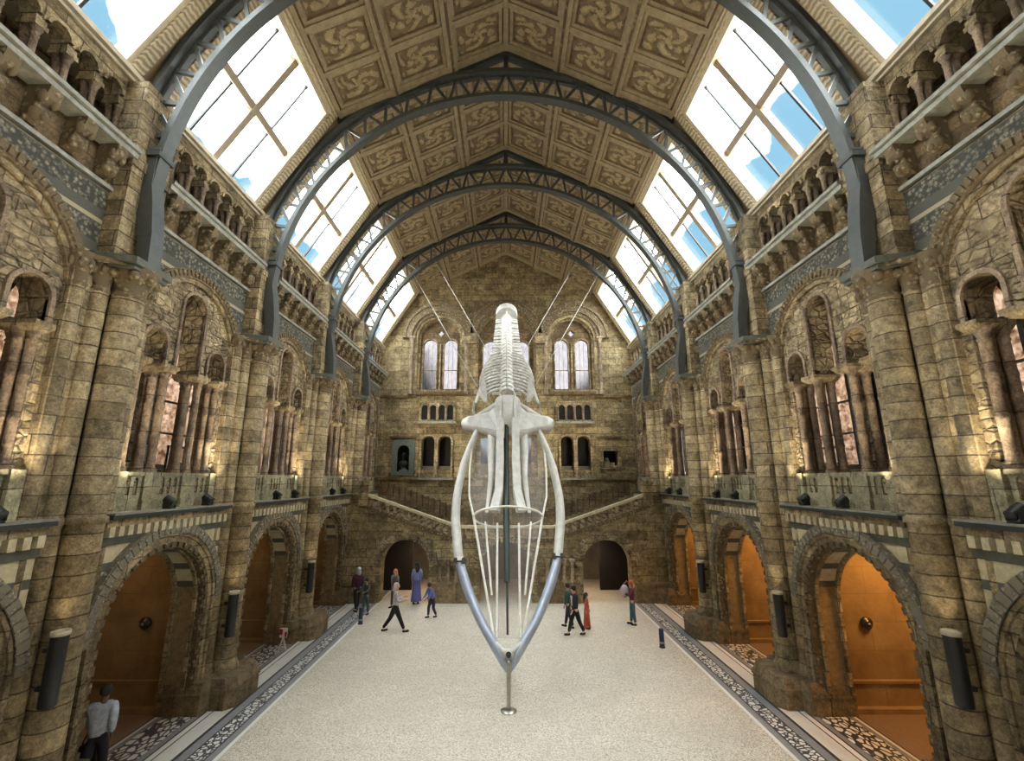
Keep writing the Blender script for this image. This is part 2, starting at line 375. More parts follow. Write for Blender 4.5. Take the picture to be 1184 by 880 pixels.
for x, y, r in ((6.76, 0, .25), (6.95, -.36, .13), (6.95, .36, .13), (7.06, -.66, .12), (7.06, .66, .12)):
    m.lathe((x, y, 0), [(r*1.0, 8.12), (r*1.2, 8.16), (r*1.0, 8.2), (r*1.1, 8.35), (r*1.5, 8.52), (r*1.75, 8.66), (r*1.6, 8.70)], 12)
    for k in range(8):
        a = 2*PI*k/8; rr = r*1.45; m.ball((x+rr*cos(a), y+rr*sin(a), 8.5), .05*r/.13, .05*r/.13, .09, 6, 5)
m.prism([(7.5, -.78), (7.0, -.78), (6.5, -.4), (6.5, .4), (7.0, .78), (7.5, .78)], 8.60, 8.68)
pier.part('capital', m, M['carved'], label='leaf carved capital')
m = MB(); m.prism([(7.2, -.62), (6.95, -.62), (6.36, -.42), (6.36, .42), (6.95, .62), (7.2, .62)], 8.66, 8.78)
m.prism([(7.2, -.58), (6.98, -.58), (6.42, -.38), (6.42, .38), (6.98, .58), (7.2, .58)], 8.58, 8.66)
pier.part('impost_slab', m, M['slate'], label='dark slate impost slab')
m = MB(); m.box(6.78, 7.2, -.42, .42, 8.78, 12.4); m.box(6.74, 6.82, -.46, .46, 10.6, 10.8)
pier.part('upper_pilaster', m, M['stone'])
for s in (1, -1):
    for i, y in enumerate(PIER[2:]):
        nm = ['with the lowest large black lamp', 'with the middle lamp', 'with the farthest lamp', 'in the far corner by the stair'][i]
        pier.place('%s clustered buff stone pier %s' % (SIDE[s], nm), 'clustered stone piers', s, y)

# ------------------------------------------------------------------ ground arches
ga = Thing('arch_surround', 'arch', (6.95, 0, 0))
m = MB(); m.ring(0, 2.3, 1.62, 1.84, 6.84, 7.0, n=36)
for k in range(34):
    a = PI*(k+.5)/34; m.ring(0, 2.3, 1.64, 1.82, 6.815, 6.86, a-.038, a+.038, 1)
ga.part('hood_mould', m, M['carved_pale'], label='pale carved outer band')
m = MB(); m.ring(0, 2.3, 1.45, 1.62, 6.88, 7.05, n=36, legs=.42); m.ring(0, 2.3, 1.56, 1.64, 6.84, 6.9, n=36, legs=.42); ga.part('archivolt', m, M['stone'])
m = MB(); m.ring(0, 2.3, 1.345, 1.46, 6.93, 7.1, n=36, legs=.42)
for k in range(22):
    a = PI*(k+.5)/22; m.ring(0, 2.3, 1.355, 1.45, 6.88, 6.94, a-.045, a+.045, 2)
for k in range(7):
    for q in (-1, 1): m.box(6.88, 6.94, *sorted((q*1.355, q*1.45)), .55+k*.25, .70+k*.25)
ga.part('inner_order', m, M['carved'], label='inner band of carved blocks')
m = MB(); m.ring(0, 2.3, 1.30, 1.37, 7.05, 7.12, n=36, legs=.4); m.ring(0, 2.3, 1.28, 1.37, 7.52, 7.6, n=36, legs=.4); ga.part('soffit_roll', m, M['stone'])
for q in (-1, 1):
    m = MB(); m.box(6.67, 7.62, *sorted((q*1.30, q*1.7)), 0, .40); m.box(6.64, 7.65, *sorted((q*1.28, q*1.7)), .36, .42)
    m.taper(6.72, 7.6, *sorted((q*1.31, q*1.7)), .42, 6.9, 7.6, *sorted((q*1.36, q*1.7)), .60); ga.part('jamb_base', m, M['plinth'])
ledge = Thing('gallery_ledge', 'ledge', (6.9, 0, 4.0))
m = MB(); m.box(6.72, 7.2, -1.72, 1.72, 4.33, 4.40); ledge.part('ledge_nosing', m, M['iron_dark'], label='ledge edge coloured dark as its shadow')  # edge strip given a dark colour for the ledge's shadow
m = MB(); m.box(6.70, 7.2, -1.72, 1.72, 4.40, 4.43); ledge.part('ledge_top', m, M['rail_stone'], label='pale ledge top')
m = MB(); m.box(6.82, 6.97, -1.7, 1.7, 4.20, 4.33); ledge.part('frieze', m, M['stone'])
for k in range(17): m = MB(); m.box(6.80, 6.97, -1.66+k*.2, -1.66+k*.2+.11, 4.03, 4.20); ledge.part('dentil', m, M['cream'], label='pale dentil block')
m = MB(); m.box(6.90, 6.97, -1.7, 1.7, 3.88, 4.20); ledge.part('slate_band', m, M['slate'], label='dark slate band')

# ------------------------------------------------------------------ upper window arcades
ua = Thing('lancet_arcade', 'arcade', (7.2, 0, 4.43))
m = MB(); m.ring(0, 7.95, 1.52, 1.72, 7.03, 7.2, n=40, legs=5.0)
for k in range(40):
    a = PI*(k+.5)/40; m.ring(0, 7.95, 1.56, 1.69, 6.99, 7.05, a-.024, a+.024, 1)
for k in range(18):
    for q in (-1, 1): m.box(6.99, 7.05, *sorted((q*1.56, q*1.69)), 5.2+k*.15, 5.27+k*.15)
ua.part('relieving_arch', m, M['carved'], label='carved round relieving arch')
m = MB(); m.ring(0, 7.95, 1.42, 1.52, 7.08, 7.2, n=40, legs=5.1); ua.part('arch_roll', m, M['stone'])
m = MB(); e = [(-1.80, 7.9)]+arc(0, 7.95, 1.72, PI, 0, 40)+[(1.80, 7.9), (1.80, 10.05), (-1.80, 10.05)]
m.plate(e, [], 7.10, 7.18); ua.part('spandrel_facing', m, M['slatewall'], label='dark slate banded spandrel')
m = MB()
for c0, hw, zs in ((-.97, .29, 7.75), (0, .36, 8.8), (.97, .29, 7.75)): m.ring(c0, zs, hw, hw+.07, 7.10, 7.2, n=18, legs=7.36)
ua.part('lancet_mouldings', m, M['pink'])
for c0 in (-1.22, -.52, .52, 1.22):
    for k, (dx, dy) in enumerate(((7.24, -.07), (7.38, .06), (7.54, -.05))):
        if abs(c0) > 1: dy = dy*.5
        m = MB(); r = .075
        m.lathe((dx, c0+dy, 0), [(r*1.5, 5.15), (r*1.55, 5.22), (r*1.1, 5.26), (r*1.2, 5.31), (r, 5.34), (r, 5.85), (r*1.13, 5.87), (r*1.13, 5.91), (r, 5.93), (r, 6.5), (r*1.13, 6.52), (r*1.13, 6.56), (r, 6.58), (r, 7.05), (r*1.25, 7.07), (r, 7.11), (r*1.7, 7.27)], 10)
        ua.part('colonnette', m, M['pink'], label='slender pinkish colonnette')
    m = MB(); w_ = .19 if abs(c0) < 1 else .13
    m.taper(7.12, 7.64, c0-w_*.8, c0+w_*.8, 7.22, 7.05, 7.66, c0-w_-.03, c0+w_+.03, 7.30); m.box(7.05, 7.66, c0-w_-.03, c0+w_+.03, 7.30, 7.37)
    ua.part('abacus', m, M['stone'])
for a, b in ((-1.36, -.74), (-.30, .30), (.74, 1.36)):
    cx = (a+b)/2; hs = [arch_hole(cx+d, 4.72, .05, 5.0, 6) for d in (-.18, 0, .18)]
    m = MB(); m.plate([(a, 4.43), (b, 4.43), (b, 5.1), (a, 5.1)], hs, 7.12, 7.22); m.box(7.08, 7.26, a, b, 5.08, 5.15)
    ua.part('parapet_panel', m, M['parapet'], label='parapet panel with slot openings')
for a in (-.52, .52):
    m = MB(); m.box(7.04, 7.64, a-.22, a+.22, 4.43, 4.62); m.box(7.08, 7.64, a-.20, a+.20, 4.43, 5.15); ua.part('parapet_pedestal', m, M['parapet'])
for a in (-1.36, 1.36):
    m = MB(); m.box(7.04, 7.64, a-.16, a+.16, 4.43, 5.15); ua.part('parapet_pedestal', m, M['parapet'])

# corridor window behind each lancet arcade
cw = Thing('window_1', None, (9.7, 0, 5.3), 'structure')
m = MB(); m.ring(0, 8.0, 1.70, 1.82, 9.62, 9.82, n=28, legs=5.3); m.box(9.62, 9.82, -1.8, 1.8, 5.3, 5.42)
for y in (-.9, 0., .9): m.box(9.66, 9.78, y-.035, y+.035, 5.4, 9.45)
for z in (6.3, 7.2, 8.1): m.box(9.68, 9.76, -1.78, 1.78, z-.025, z+.025)
cw.body(m, M['black'])
m = MB(); m.plate(arch_hole(0, 5.35, 1.78, 8.0), [], 9.71, 9.73); cw.part('pane', m, M['brown_glass'])
br = Thing('balcony_railing', 'railing', (9.2, 0, 4.43))
m = MB()
for z in (5.0, 5.45, 5.9): m.cyl((9.2, -1.85, z), (9.2, 1.85, z), .028, n=6)
br.part('rail', m, M['black'])
for k in range(5):
    m = MB(); m.cyl((9.2, -1.8+.9*k, 4.43), (9.2, -1.8+.9*k, 5.9), .03, n=6); br.part('post', m, M['black'])

# cornice with carved corbels, gallery arcade
co = Thing('corbelled_cornice', 'cornice', (7.1, 0, 10.05))
m = MB(); m.box(7.02, 7.2, -1.79, 1.79, 10.03, 10.10); co.part('string_course', m, M['rail_stone'])
for k in range(6):
    y = -1.5+.6*k; m = MB()
    pts = [(7.18, 10.12), (7.02, 10.14), (6.93, 10.20), (6.90, 10.32), (6.86, 10.42), (6.74, 10.52), (6.70, 10.64), (6.70, 10.70), (7.18, 10.70)]
    m.plate(pts, [], y-.10, y+.10, lambda u, v, w: (u, w, v))
    m.ball((6.90, y, 10.27), .10, .135, .13, 12, 8)
    for q in (-1, 1): m.ball((6.80, y+q*.09, 10.52), .08, .06, .10, 8, 6); m.ball((6.86, y+q*.08, 10.34), .05, .05, .05, 8, 6)
    m.ball((6.82, y, 10.22), .05, .05, .06, 8, 6)
    co.part('corbel', m, M['carved'], label='carved beast head corbel')
m = MB(); m.box(7.06, 7.2, -1.79, 1.79, 10.12, 10.72); co.part('frieze', m, M['dark_stone'])
m = MB(); m.box(6.70, 7.3, -1.80, 1.80, 10.70, 10.80); m.box(6.64, 7.3, -1.80, 1.80, 10.80, 10.87); co.part('coping', m, M['rail_stone'], label='pale coping rail')
gl = Thing('gallery_arcade', 'arcade', (7.3, 0, 10.87))
hs = [arch_hole(-1.5+.5*k, 11.88, .165, 12.0, 8) for k in range(7)]
m = MB()
o = [(-1.78, 11.85)]
for k in range(7): o += [(-1.5+.5*k-.165, 11.85)]+arc(-1.5+.5*k, 11.98, .165, PI, 0, 8)+[(-1.5+.5*k+.165, 11.85)]
o += [(1.78, 11.85), (1.78, 12.5), (-1.78, 12.5)]
m.plate(o, [], 7.17, 7.45)
for k in range(7): m.ring(-1.5+.5*k, 11.98, .165, .215, 7.11, 7.2, n=10)
gl.part('arch_band', m, M['stone'])
for k in range(8):
    y = -1.75+.5*k
    for x in (7.22, 7.38):
        m = MB(); r = .05; m.lathe((x, y, 0), [(r*1.7, 10.87), (r*1.7, 10.94), (r*1.1, 10.98), (r, 11.0), (r, 11.62), (r*1.3, 11.65), (r, 11.68), (r*1.9, 11.80)], 8)
        gl.part('colonnette', m, M['pink'])
    m = MB(); m.box(7.14, 7.46, y-.10, y+.10, 11.79, 11.87); gl.part('abacus', m, M['stone'])

pn = ['cut by the picture edge', 'nearest complete', 'second', 'third', 'half hidden far-corner']
for s in (1, -1):
    n = SIDE[s]
    for i, y in enumerate(MID[1:]):
        q = pn[i]
        if i < 4:
            ga.place('%s %s round ground arch with pale carved surround' % (n, q), 'ground arches along the side walls', s, y)
            ledge.place('%s %s ledge with shadow-dark edge and dentils over the ground arch' % (n, q), 'gallery ledges', s, y)
        ua.place('%s %s three-light arcade of tall lancets and colonnettes' % (n, q), 'lancet arcades on the upper floor', s, y)
        co.place('%s %s cornice on carved beast head corbels' % (n, q), 'corbelled cornices', s, y)
        gl.place('%s %s row of small arches under the roof glazing' % (n, q), 'small galleries under the roof', s, y)
        w = cw.place(side=s, y=y); w.name = 'window_%d' % (1+i+(0 if s > 0 else 5))
        if i < 3: br.place('%s %s black railing seen behind the lancets' % (n, q), 'balcony railings', s, y)

# ------------------------------------------------------------------ roof
def slope(t, out=0.):      # point on the glazed slope, t 0 at the sill .. 1 at the purlin
    L = math.hypot(SX-PX, PZ-SZ); nx, nz = (PZ-SZ)/L, (SX-PX)/L
    return (SX+(PX-SX)*t+nx*out, SZ+(PZ-SZ)*t+nz*out)
def gm(u, v, w): x, z = slope(v, w); return (x, u, z)
win = Thing('window_11', None, (7.3, 0, SZ), 'structure')
m = MB(); a = 1.62
m.plate([(-a-.16, .0), (a+.16, .0), (a+.16, 1.), (-a-.16, 1.)], [[(-a, .05), (a, .05), (a, .90), (-a, .90)]], -.06, .34, gm)
win.body(m, M['frame'])
m = MB()
m.plate([(-a-.34, -.04), (a+.34, -.04), (a+.34, 1.0), (-a-.34, 1.0)], [[(-a-.10, .02), (a+.10, .02), (a+.10, .93), (-a-.10, .93)]], -.12, -.05, gm)
win.part('zigzag_moulding', m, M['zig'], label='cream zigzag moulding')
m = MB(); m.plate([(-.09, .05), (.09, .05), (.09, .90), (-.09, .90)], [], .10, .30, gm); win.part('mullion', m, M['mullion'])
m = MB(); m.plate([(-a, .452), (a, .452), (a, .496), (-a, .496)], [], .12, .28, gm); win.part('transom', m, M['mullion'])
for y in (-.82, .82):
    m = MB(); m.plate([(y-.026, .05), (y+.026, .05), (y+.026, .90), (y-.026, .90)], [], .2, .26, gm); win.part('glazing_bar', m, M['black'])
for y0, y1 in ((-a, -.07), (.07, a)):
    for v0, v1 in ((.05, .455), (.49, .90)):
        m = MB(); m.plate([(y0, v0), (y1, v0), (y1, v1), (y0, v1)], [], .24, .25, gm); win.part('pane', m, M['glass'])
for s in (1, -1):
    for i, y in enumerate(MID):
        w = win.place(side=s, y=y); w.name = 'window_%d' % (11+i+(0 if s > 0 else 6))
ceil_ = Thing('ceiling', None, (0, 0, RZ), 'structure')
roofc = MB(); purl = MB(); redl = MB(); sill = MB()
for s in (1, -1):
    g = lambda u, v, w, s=s: (slope(v, w)[0]*s, u, slope(v, w)[1])
    for y in PIER+[YG]:
        roofc.plate([(y-.46, -.05), (y+.46, -.05), (y+.46, 1.0), (y-.46, 1.0)], [], -.02, .34, g)
    redl.plate([(-1, .985), (YG, .985), (YG, 1.02), (-1, 1.02)], [], -.16, -.02, g)
    purl.plate([(-1, 1.02), (YG, 1.02), (YG, 1.06), (-1, 1.06)], [], -.20, .3, g)
    sill.box(*sorted((s*7.1, s*8.3)), -1, YG, 12.44, 12.56); sill.box(*sorted((s*7.02, s*7.3)), -1, YG, 12.50, 12.60)
ceil_.top = None
L2 = math.hypot(PX, RZ-PZ)
def cs(t, out=0.):
    nx, nz = (RZ-PZ)/L2, PX/L2; return (PX*(1-t)+nx*out, PZ+(RZ-PZ)*t+nz*out)
slab = MB()
for s in (1, -1):
    a0, a1, b0, b1 = cs(-.02, .0), cs(1, .0), cs(-.02, .25), cs(1, .25)
    slab.add([(s*a0[0], -3, a0[1]), (0, -3, a1[1]), (0, -3, b1[1]+.1), (s*b0[0], -3, b0[1]), (s*a0[0], YG+.5, a0[1]), (0, YG+.5, a1[1]), (0, YG+.5, b1[1]+.1), (s*b0[0], YG+.5, b0[1])],
             [(0, 1, 2, 3), (4, 5, 6, 7), (0, 1, 5, 4), (3, 2, 6, 7), (0, 3, 7, 4)])
ceil_.top = slab.mesh('ceiling', M['coffer'], (0, 0, RZ))
ceil_.part('rafter_casing', roofc, M['casing'], label='broad timber casing along the rafters')
ceil_.part('purlin', purl, M['rib']); ceil_.part('purlin_line', redl, M['red'], label='dark red line under the ceiling'); ceil_.part('sill_beam', sill, M['frame'])
ridge = MB(); ridge.box(-.07, .07, -2, YG, RZ-.20, RZ+.05); ceil_.part('ridge_board', ridge, M['rib'])
for i, p in enumerate(PIER[1:]+[YG]):
    y0, y1 = p-BAY, p
    if i == 0: continue
    rib = MB(); fin = MB()
    for s in (1, -1):
        g = lambda u, v, w, s=s: (cs(v, w)[0]*s, u, cs(v, w)[1])
        for t in (0., 1/3, 2/3, 1.):
            hw = .028 if 0 < t < 1 else .02
            rib.plate([(y0, max(0, t-hw)), (y1, max(0, t-hw)), (y1, min(1, t+hw)), (y0, min(1, t+hw))], [], -.17, .02, g)
            if 0 < t < 1: fin.plate([(y0, t-.006), (y1, t-.006), (y1, t+.006), (y0, t+.006)], [], -.21, -.16, g)
        ys = [y0+.3+(BAY-.6)/3*k for k in range(4)]
        for k, yy in enumerate(ys):
            h = .3 if k in (0, 3) else .08
            rib.plate([(yy-(h if k == 0 else .08), 0.0), (yy+(h if k == 3 else .08), 0.0), (yy+(h if k == 3 else .08), 1), (yy-(h if k == 0 else .08), 1)], [], -.14, .02, g)
        for a in range(3):
            for k in range(3):
                u0, u1, v0, v1 = ys[k]+.08, ys[k+1]-.08, a/3+.03, (a+1)/3-.03
                rib.plate([(u0, v0), (u1, v0), (u1, v1), (u0, v1)], [[(u0+.09, v0+.016), (u1-.09, v0+.016), (u1-.09, v1-.016), (u0+.09, v1-.016)]], -.09, .0, g)
    ceil_.part('coffer_ribs', rib, M['rib']); ceil_.part('rib_fillet', fin, M['coffer'])
# relief carving in each coffer
for i, p in enumerate(PIER[2:]+[YG]):
    y0 = p-BAY
    for s in (1, -1):
        for a in range(3):
            for k in range(3):
                ys = [y0+.3+(BAY-.6)/3*j for j in range(4)]
                u0, u1, v0, v1 = ys[k]+.17, ys[k+1]-.17, a/3+.046, (a+1)/3-.046
                N, K = 28, 32; vs = []; hs_ = []; ph = (i*3+a*2+k)*1.3
                for iu in range(N+1):
                    for iv in range(K+1):
                        fu, fv = iu/N*2-1, iv/K*2-1; r = math.hypot(fu, fv*1.15); th = math.atan2(fv, fu)
                        hgt = abs(sin(2.5*th+3.5*r+ph))*abs(cos(5*r+1.2*sin(3*th)))**.5*max(0, 1-max(abs(fu), abs(fv))**6)
                        if r < .2: hgt = 1-r*2
                        hs_.append(hgt); x, z = cs(v0+(v1-v0)*(iv/K), -.012-.10*hgt); vs.append((x*s, u0+(u1-u0)*iu/N, z))
                fs = [(q*(K+1)+j, q*(K+1)+j+1, (q+1)*(K+1)+j+1, (q+1)*(K+1)+j) for q in range(N) for j in range(K)]
                m = MB(); m.add(vs, fs, True)
                hh = [cs_h for cs_h in hs_]; m.mi = [1 if (hh[a0_]+hh[b0_]+hh[c0_]+hh[d0_])/4 > .42 else 0 for a0_, b0_, c0_, d0_ in fs]  # lighter paint on raised faces also stands in for weak relief shading
                ceil_.part('coffer_panel', m, [M['panel'], M['gilt']], label='panel of carved painted foliage')
co_ = ceil_.place(loc=(0, 0, RZ), rz=0)

# ------------------------------------------------------------------ iron trusses
tr = Thing('arched_truss', 'roof truss', (0, 0, ZP+.04))
RI, CI, RO, CO = 6.66, 10.2, 7.25, 10.48
def pin(a): return (RI*cos(a), CI+RI*sin(a))
def pout(a): return (RO*cos(a), CO+RO*sin(a))
flatmap = lambda u, v, w: (u, w, v)
def chord(m, c, r, t0, t1, w, a0, a1, n=64): m.ring(0, c, r-t0, r+t1, -w, w, a0, a1, n, None, flatmap)
m = MB(); chord(m, CO, RO, .08, .06, .16, .06, PI-.06, 80); chord(m, CO, RO, .16, .0, .02, .06, PI-.06, 80); tr.part('outer_chord', m, M['iron'])
m = MB(); chord(m, CI, RI, .06, .06, .13, .0, PI, 80); chord(m, CI, RI, .0, .14, .02, 0, PI, 80); tr.part('inner_chord', m, M['iron'])
N = 13
for q in (-1, 1):
    for k in range(N):
        a0 = PI/2-q*(k)*(1.42/N); a1 = PI/2-q*(k+.5)*(1.42/N); a2 = PI/2-q*(k+1)*(1.42/N)
        for A, B in ((pout(a0), pin(a1)), (pin(a1), pout(a2))):
            if k >= 10 and A == pin(a1): pass
            d = Vector((B[0]-A[0], 0, B[1]-A[1])).normalized()*.05
            m = MB(); m.tube([(A[0], 0, A[1]), (B[0], 0, B[1])], .058, 4, False, .8, (0, 1, 0)); tr.part('strut', m, M['iron'])
for q in (-1, 1):
    m = MB()     # foot post: a tapered box that follows the inner curve
    A = [(6.40, 8.78), (6.43, 9.4), (6.52, 10.0), (6.60, 10.4), (6.60, 11.0)]; B = [(6.62, 8.78), (6.70, 9.4), (6.82, 10.0), (6.94, 10.5), (7.06, 11.0)]
    m.strip([(q*x, z) for x, z in A], [(q*x, z) for x, z in B], -.15, .15, flatmap); tr.part('foot_post', m, M['iron'])
    m = MB(); m.box(*sorted((q*6.52, q*7.16)), -.2, .2, 10.98, 11.08); m.box(*sorted((q*6.56, q*7.10)), -.17, .17, 11.12, 11.17); tr.part('collar', m, M['iron'])
    m = MB(); m.strip([(q*7.0, 11.17), (q*7.12, 11.17)], [(q*6.98, 11.9), (q*7.10, 11.9)], -.12, .12, flatmap); m.strip([(q*6.60, 11.5), (q*7.05, 11.45)], [(q*6.60, 11.6), (q*7.05, 11.55)], -.05, .05, flatmap); tr.part('gusset', m, M['iron'])
m = MB(); m.box(-.07, .07, -.07, .07, CO+RO, RZ-.05); tr.part('king_post', m, M['iron_dark'])
m = MB()
for q in (-1, 1): m.strip([(q*0, RZ-.16), (q*PX, PZ-.10)], [(q*0, RZ-.28), (q*PX, PZ-.22)], -.13, .13, flatmap)
tr.part('rafter_tie', m, M['iron_dark'])
for i, y in enumerate(PIER[2:]):
    tr.place('%s arched blue-grey iron roof truss counted from the viewer' % ORD[i], 'arched iron trusses', 1, y, loc=(0, y, ZP+.04), rz=0)

# ------------------------------------------------------------------ gable wall with windows
bm_ = lambda u, v, w: (u, YG+w, v)
gw = MB()
rp = [(-7.6, 0), (7.6, 0), (7.6, SZ), (SX, SZ), (PX, PZ), (0, RZ), (-PX, PZ), (-SX, SZ), (-7.6, SZ)]
WC = [(-3.86, 1.28, 9.9, 13.1), (0, 1.75, 9.9, 12.95), (3.86, 1.28, 9.9, 13.1)]
holes = [arch_hole(c, z0, hw, zs, 20) for c, hw, z0, zs in WC]
for c in (-3.86, 3.86):
    for d in (-.46, .46): holes.append(arch_hole(c+d, 5.55, .36, 7.05, 10))
holes.append([(-1.75, 5.15), (1.75, 5.15), (1.75, 7.45), (-1.75, 7.45)])
holes.append([(5.35, 5.75), (6.2, 5.75), (6.2, 6.6), (5.35, 6.6)])
holes.append([(-6.15, 5.4), (-5.2, 5.4), (-5.2, 7.05), (-6.15, 7.05)])
gw.plate(rp, holes, 0, .7, bm_)
g = Thing('wall_far', None, (0, YG, 0), 'structure'); g.body(gw, M['back'])
m = MB()
for (c, ro, zs) in ((-3.86, 2.05, 13.1), (0, 2.15, 13.2), (3.86, 2.05, 13.1)):
    m.ring(c, zs, ro-.42, ro, -.16, .1, n=36, mp=bm_); m.ring(c, zs, ro-.6, ro-.42, -.08, .1, n=36, mp=bm_)
    m.ring(c, zs, ro-.05, ro+.10, -.22, .0, n=36, mp=bm_)
g.part('hood_arches', m, M['carved'], label='carved round hood arches over the windows')
m = MB()
for z, h in ((9.55, .12), (5.0, .14), (7.3, .08)):
    for a, b in ((-7.2, -5.1 if z > 9 else -2.0), (5.1 if z > 9 else 2.0, 7.2)):
        if z == 7.3: a, b = (-6.5, -5.0) if a < 0 else (5.0, 6.5)
        m.box(a, b, YG-.14, YG+.05, z, z+h)
m.box(-5.1, -2.5, YG-.2, YG+.05, 9.75, 9.9); m.box(2.5, 5.1, YG-.2, YG+.05, 9.75, 9.9)
g.part('string_courses', m, M['dark_stone'])
for x in (-2.0, 2.0): m = MB(); m.box(x-.3, x+.3, YG-.24, YG+.05, 12.75, 13.35); m.box(x-.36, x+.36, YG-.28, YG+.05, 13.05, 13.2); g.part('impost_block', m, M['stone'])
gp = g.place(loc=(0, YG, 0), rz=0)
def bwin(c, hw, z0, zs, i):
    w = Thing('window_%d' % (30+i), None, (c, YG+.4, z0), 'structure')
    c1 = hw*.47; r = hw*.30 if abs(c) > 1 else hw*.26
    if abs(c) < 1: c1 = .90; r = .44
    zs2 = zs-.35 if abs(c) > 1 else zs-.35
    m = MB(); o = arch_hole(c, z0, hw+.02, zs, 24)
    hs = [arch_hole(c+q*c1, z0+.25 if abs(c) > 1 else z0+.2, r, zs2, 12) for q in (-1, 1)]
    if abs(c) > 1: hs.append([(c+.16*cos(a*PI/8)*(1+.25*cos(a*PI/2)), zs+.42+.16*sin(a*PI/8)*(1+.25*cos(a*PI/2))) for a in range(16)])
    m.plate(o, hs, .35, .55, bm_)
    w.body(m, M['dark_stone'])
    m = MB()
    for q in (-1, 1): m.ring(c+q*c1, zs2, r, r+.07, .28, .38, n=16, legs=z0+.2, mp=bm_)
    m.ring(c, zs, hw-.12, hw, .15, .4, n=24, legs=z0, mp=bm_); w.part('tracery_moulding', m, M['stone'])
    for q in (-1, 1):
        m = MB(); m.plate(arch_hole(c+q*c1, z0+.2, r+.01, zs2, 12), [], .44, .46, bm_); p = w.part('pane', m, M['leaded'])
        m = MB(); m.box(c+q*c1-r, c+q*c1+r, YG+.40, YG+.48, z0+1.35, z0+1.39)
        for d in (-.12, .12): m.box(c+q*c1+d-.008, c+q*c1+d+.008, YG+.42, YG+.45, z0+.25, zs2+.2)
        w.part('glazing_bar', m, M['mullion'], p)
    if abs(c) > 1:
        m = MB(); m.ball((c, YG+.45, zs+.42), .2, .01, .2, 12, 6); w.part('pane', m, M['leaded'], label='small quatrefoil pane')
        m = MB(); m.box(c-.05, c+.05, YG+.25, YG+.36, z0+.1, zs2+.1); w.part('mullion', m, M['stone'])
    m = MB(); m.box(c-hw-.1, c+hw+.1, YG-.1, YG+.4, z0-.12, z0+.12); w.part('sill', m, M['stone'])
    w.place(loc=(c, YG+.4, z0), rz=0)
for i, (c, hw, z0, zs) in enumerate(WC): bwin(c, hw, z0, zs, i)
# window jamb shafts
js = Thing('window_shaft', 'column', (0, YG-.05, 9.75))
m = MB(); m.lathe((0, YG-.08, 0), [(.15, 9.75), (.15, 9.9), (.10, 9.98), (.09, 10.0), (.09, 12.75), (.12, 12.8), (.09, 12.85), (.19, 13.1)], 12); js.part('shaft', m, M['pink'])
m = MB(); m.box(-.2, .2, YG-.25, YG+.1, 13.08, 13.2); js.part('abacus', m, M['stone'])
nmw = ['left of the left far window', 'right of the left far window', 'left of the right far window', 'right of the right far window']
for k, (x, l) in enumerate(((-5.45, 0), (-2.3, 1), (2.3, 2), (5.45, 3))):
    js.place('slender pinkish shaft standing %s' % nmw[l], 'window shafts on the far wall', 1, 0, loc=(x, YG-.05, 9.75), rz=0)
for s in (-1, 1):
    t = Thing('miniature_arcade', 'arcade', (s*3.86, YG, 8.2))
    cx = s*3.86; m = MB()
    hs = [arch_hole(cx-.72+.48*k, 8.3, .17, 8.98, 8) for k in range(4)]
    m.plate([(cx-1.02, 8.2), (cx+1.02, 8.2), (cx+1.02, 9.35), (cx-1.02, 9.35)], hs, -.14, -.04, bm_); t.part('arch_band', m, M['stone'])
    m = MB(); m.box(cx-1.08, cx+1.08, YG-.28, YG, 8.08, 8.2); t.part('shelf', m, M['rail_stone'], label='pale shelf under the little arches')
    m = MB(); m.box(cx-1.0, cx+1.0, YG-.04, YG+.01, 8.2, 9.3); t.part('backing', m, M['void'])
    for k in range(5):
        m = MB(); m.cyl((cx-.96+.48*k, YG-.18, 8.2), (cx-.96+.48*k, YG-.18, 9.0), .045, n=8); t.part('colonnette', m, M['pink'])
    t.place('row of four miniature arches under the %s far window' % SIDE[s], 'miniature arcades', 1, 0, loc=t.base, rz=0)
    t = Thing('twin_arch_opening', 'opening', (cx, YG, 4.8)); m = MB()
    for d in (-.46, .46): m.ring(cx+d, 7.05, .36, .46, -.12, .1, n=14, legs=5.1, mp=bm_)
    t.part('arch_moulding', m, M['stone'])
    m = MB(); m.box(cx-1.0, cx+1.0, YG-.18, YG+.02, 5.0, 5.12); t.part('sill', m, M['rail_stone'])
    m = MB(); m.cyl((cx, YG-.08, 5.12), (cx, YG-.08, 6.95), .06, n=8); t.part('shaft', m, M['pink'])
    m = MB(); m.box(cx-.82, cx+.82, YG+.25, YG+.3, 5.12, 5.75); t.part('apron', m, M['greywall'], label='grey apron below the dark opening')
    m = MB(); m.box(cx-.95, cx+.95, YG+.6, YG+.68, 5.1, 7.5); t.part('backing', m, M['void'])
    t.place('twin dark round-headed opening on the %s of the far wall' % SIDE[s], 'twin arch openings', 1, 0, loc=t.base, rz=0)
# central screen below the middle window
t = Thing('window_33', None, (0, YG+.4, 5.15), 'structure'); m = MB()
m.plate([(-1.75, 5.15), (1.75, 5.15), (1.75, 7.45), (-1.75, 7.45)], [[(q*1.0-.42, 5.3), (q*1.0+.42, 5.3), (q*1.0+.42, 7.3), (q*1.0-.42, 7.3)] for q in (-1, 1)], .3, .45, bm_); t.body(m, M['stone'])
for q in (-1, 1):
    m = MB(); m.box(q*1.0-.43, q*1.0+.43, YG+.36, YG+.38, 5.9, 7.32); t.part('pane', m, M['blue_glass'])
    m = MB(); m.box(q*1.0-.43, q*1.0+.43, YG+.36, YG+.4, 5.25, 5.9); t.part('apron', m, M['greywall'])
t.place(loc=t.base, rz=0)
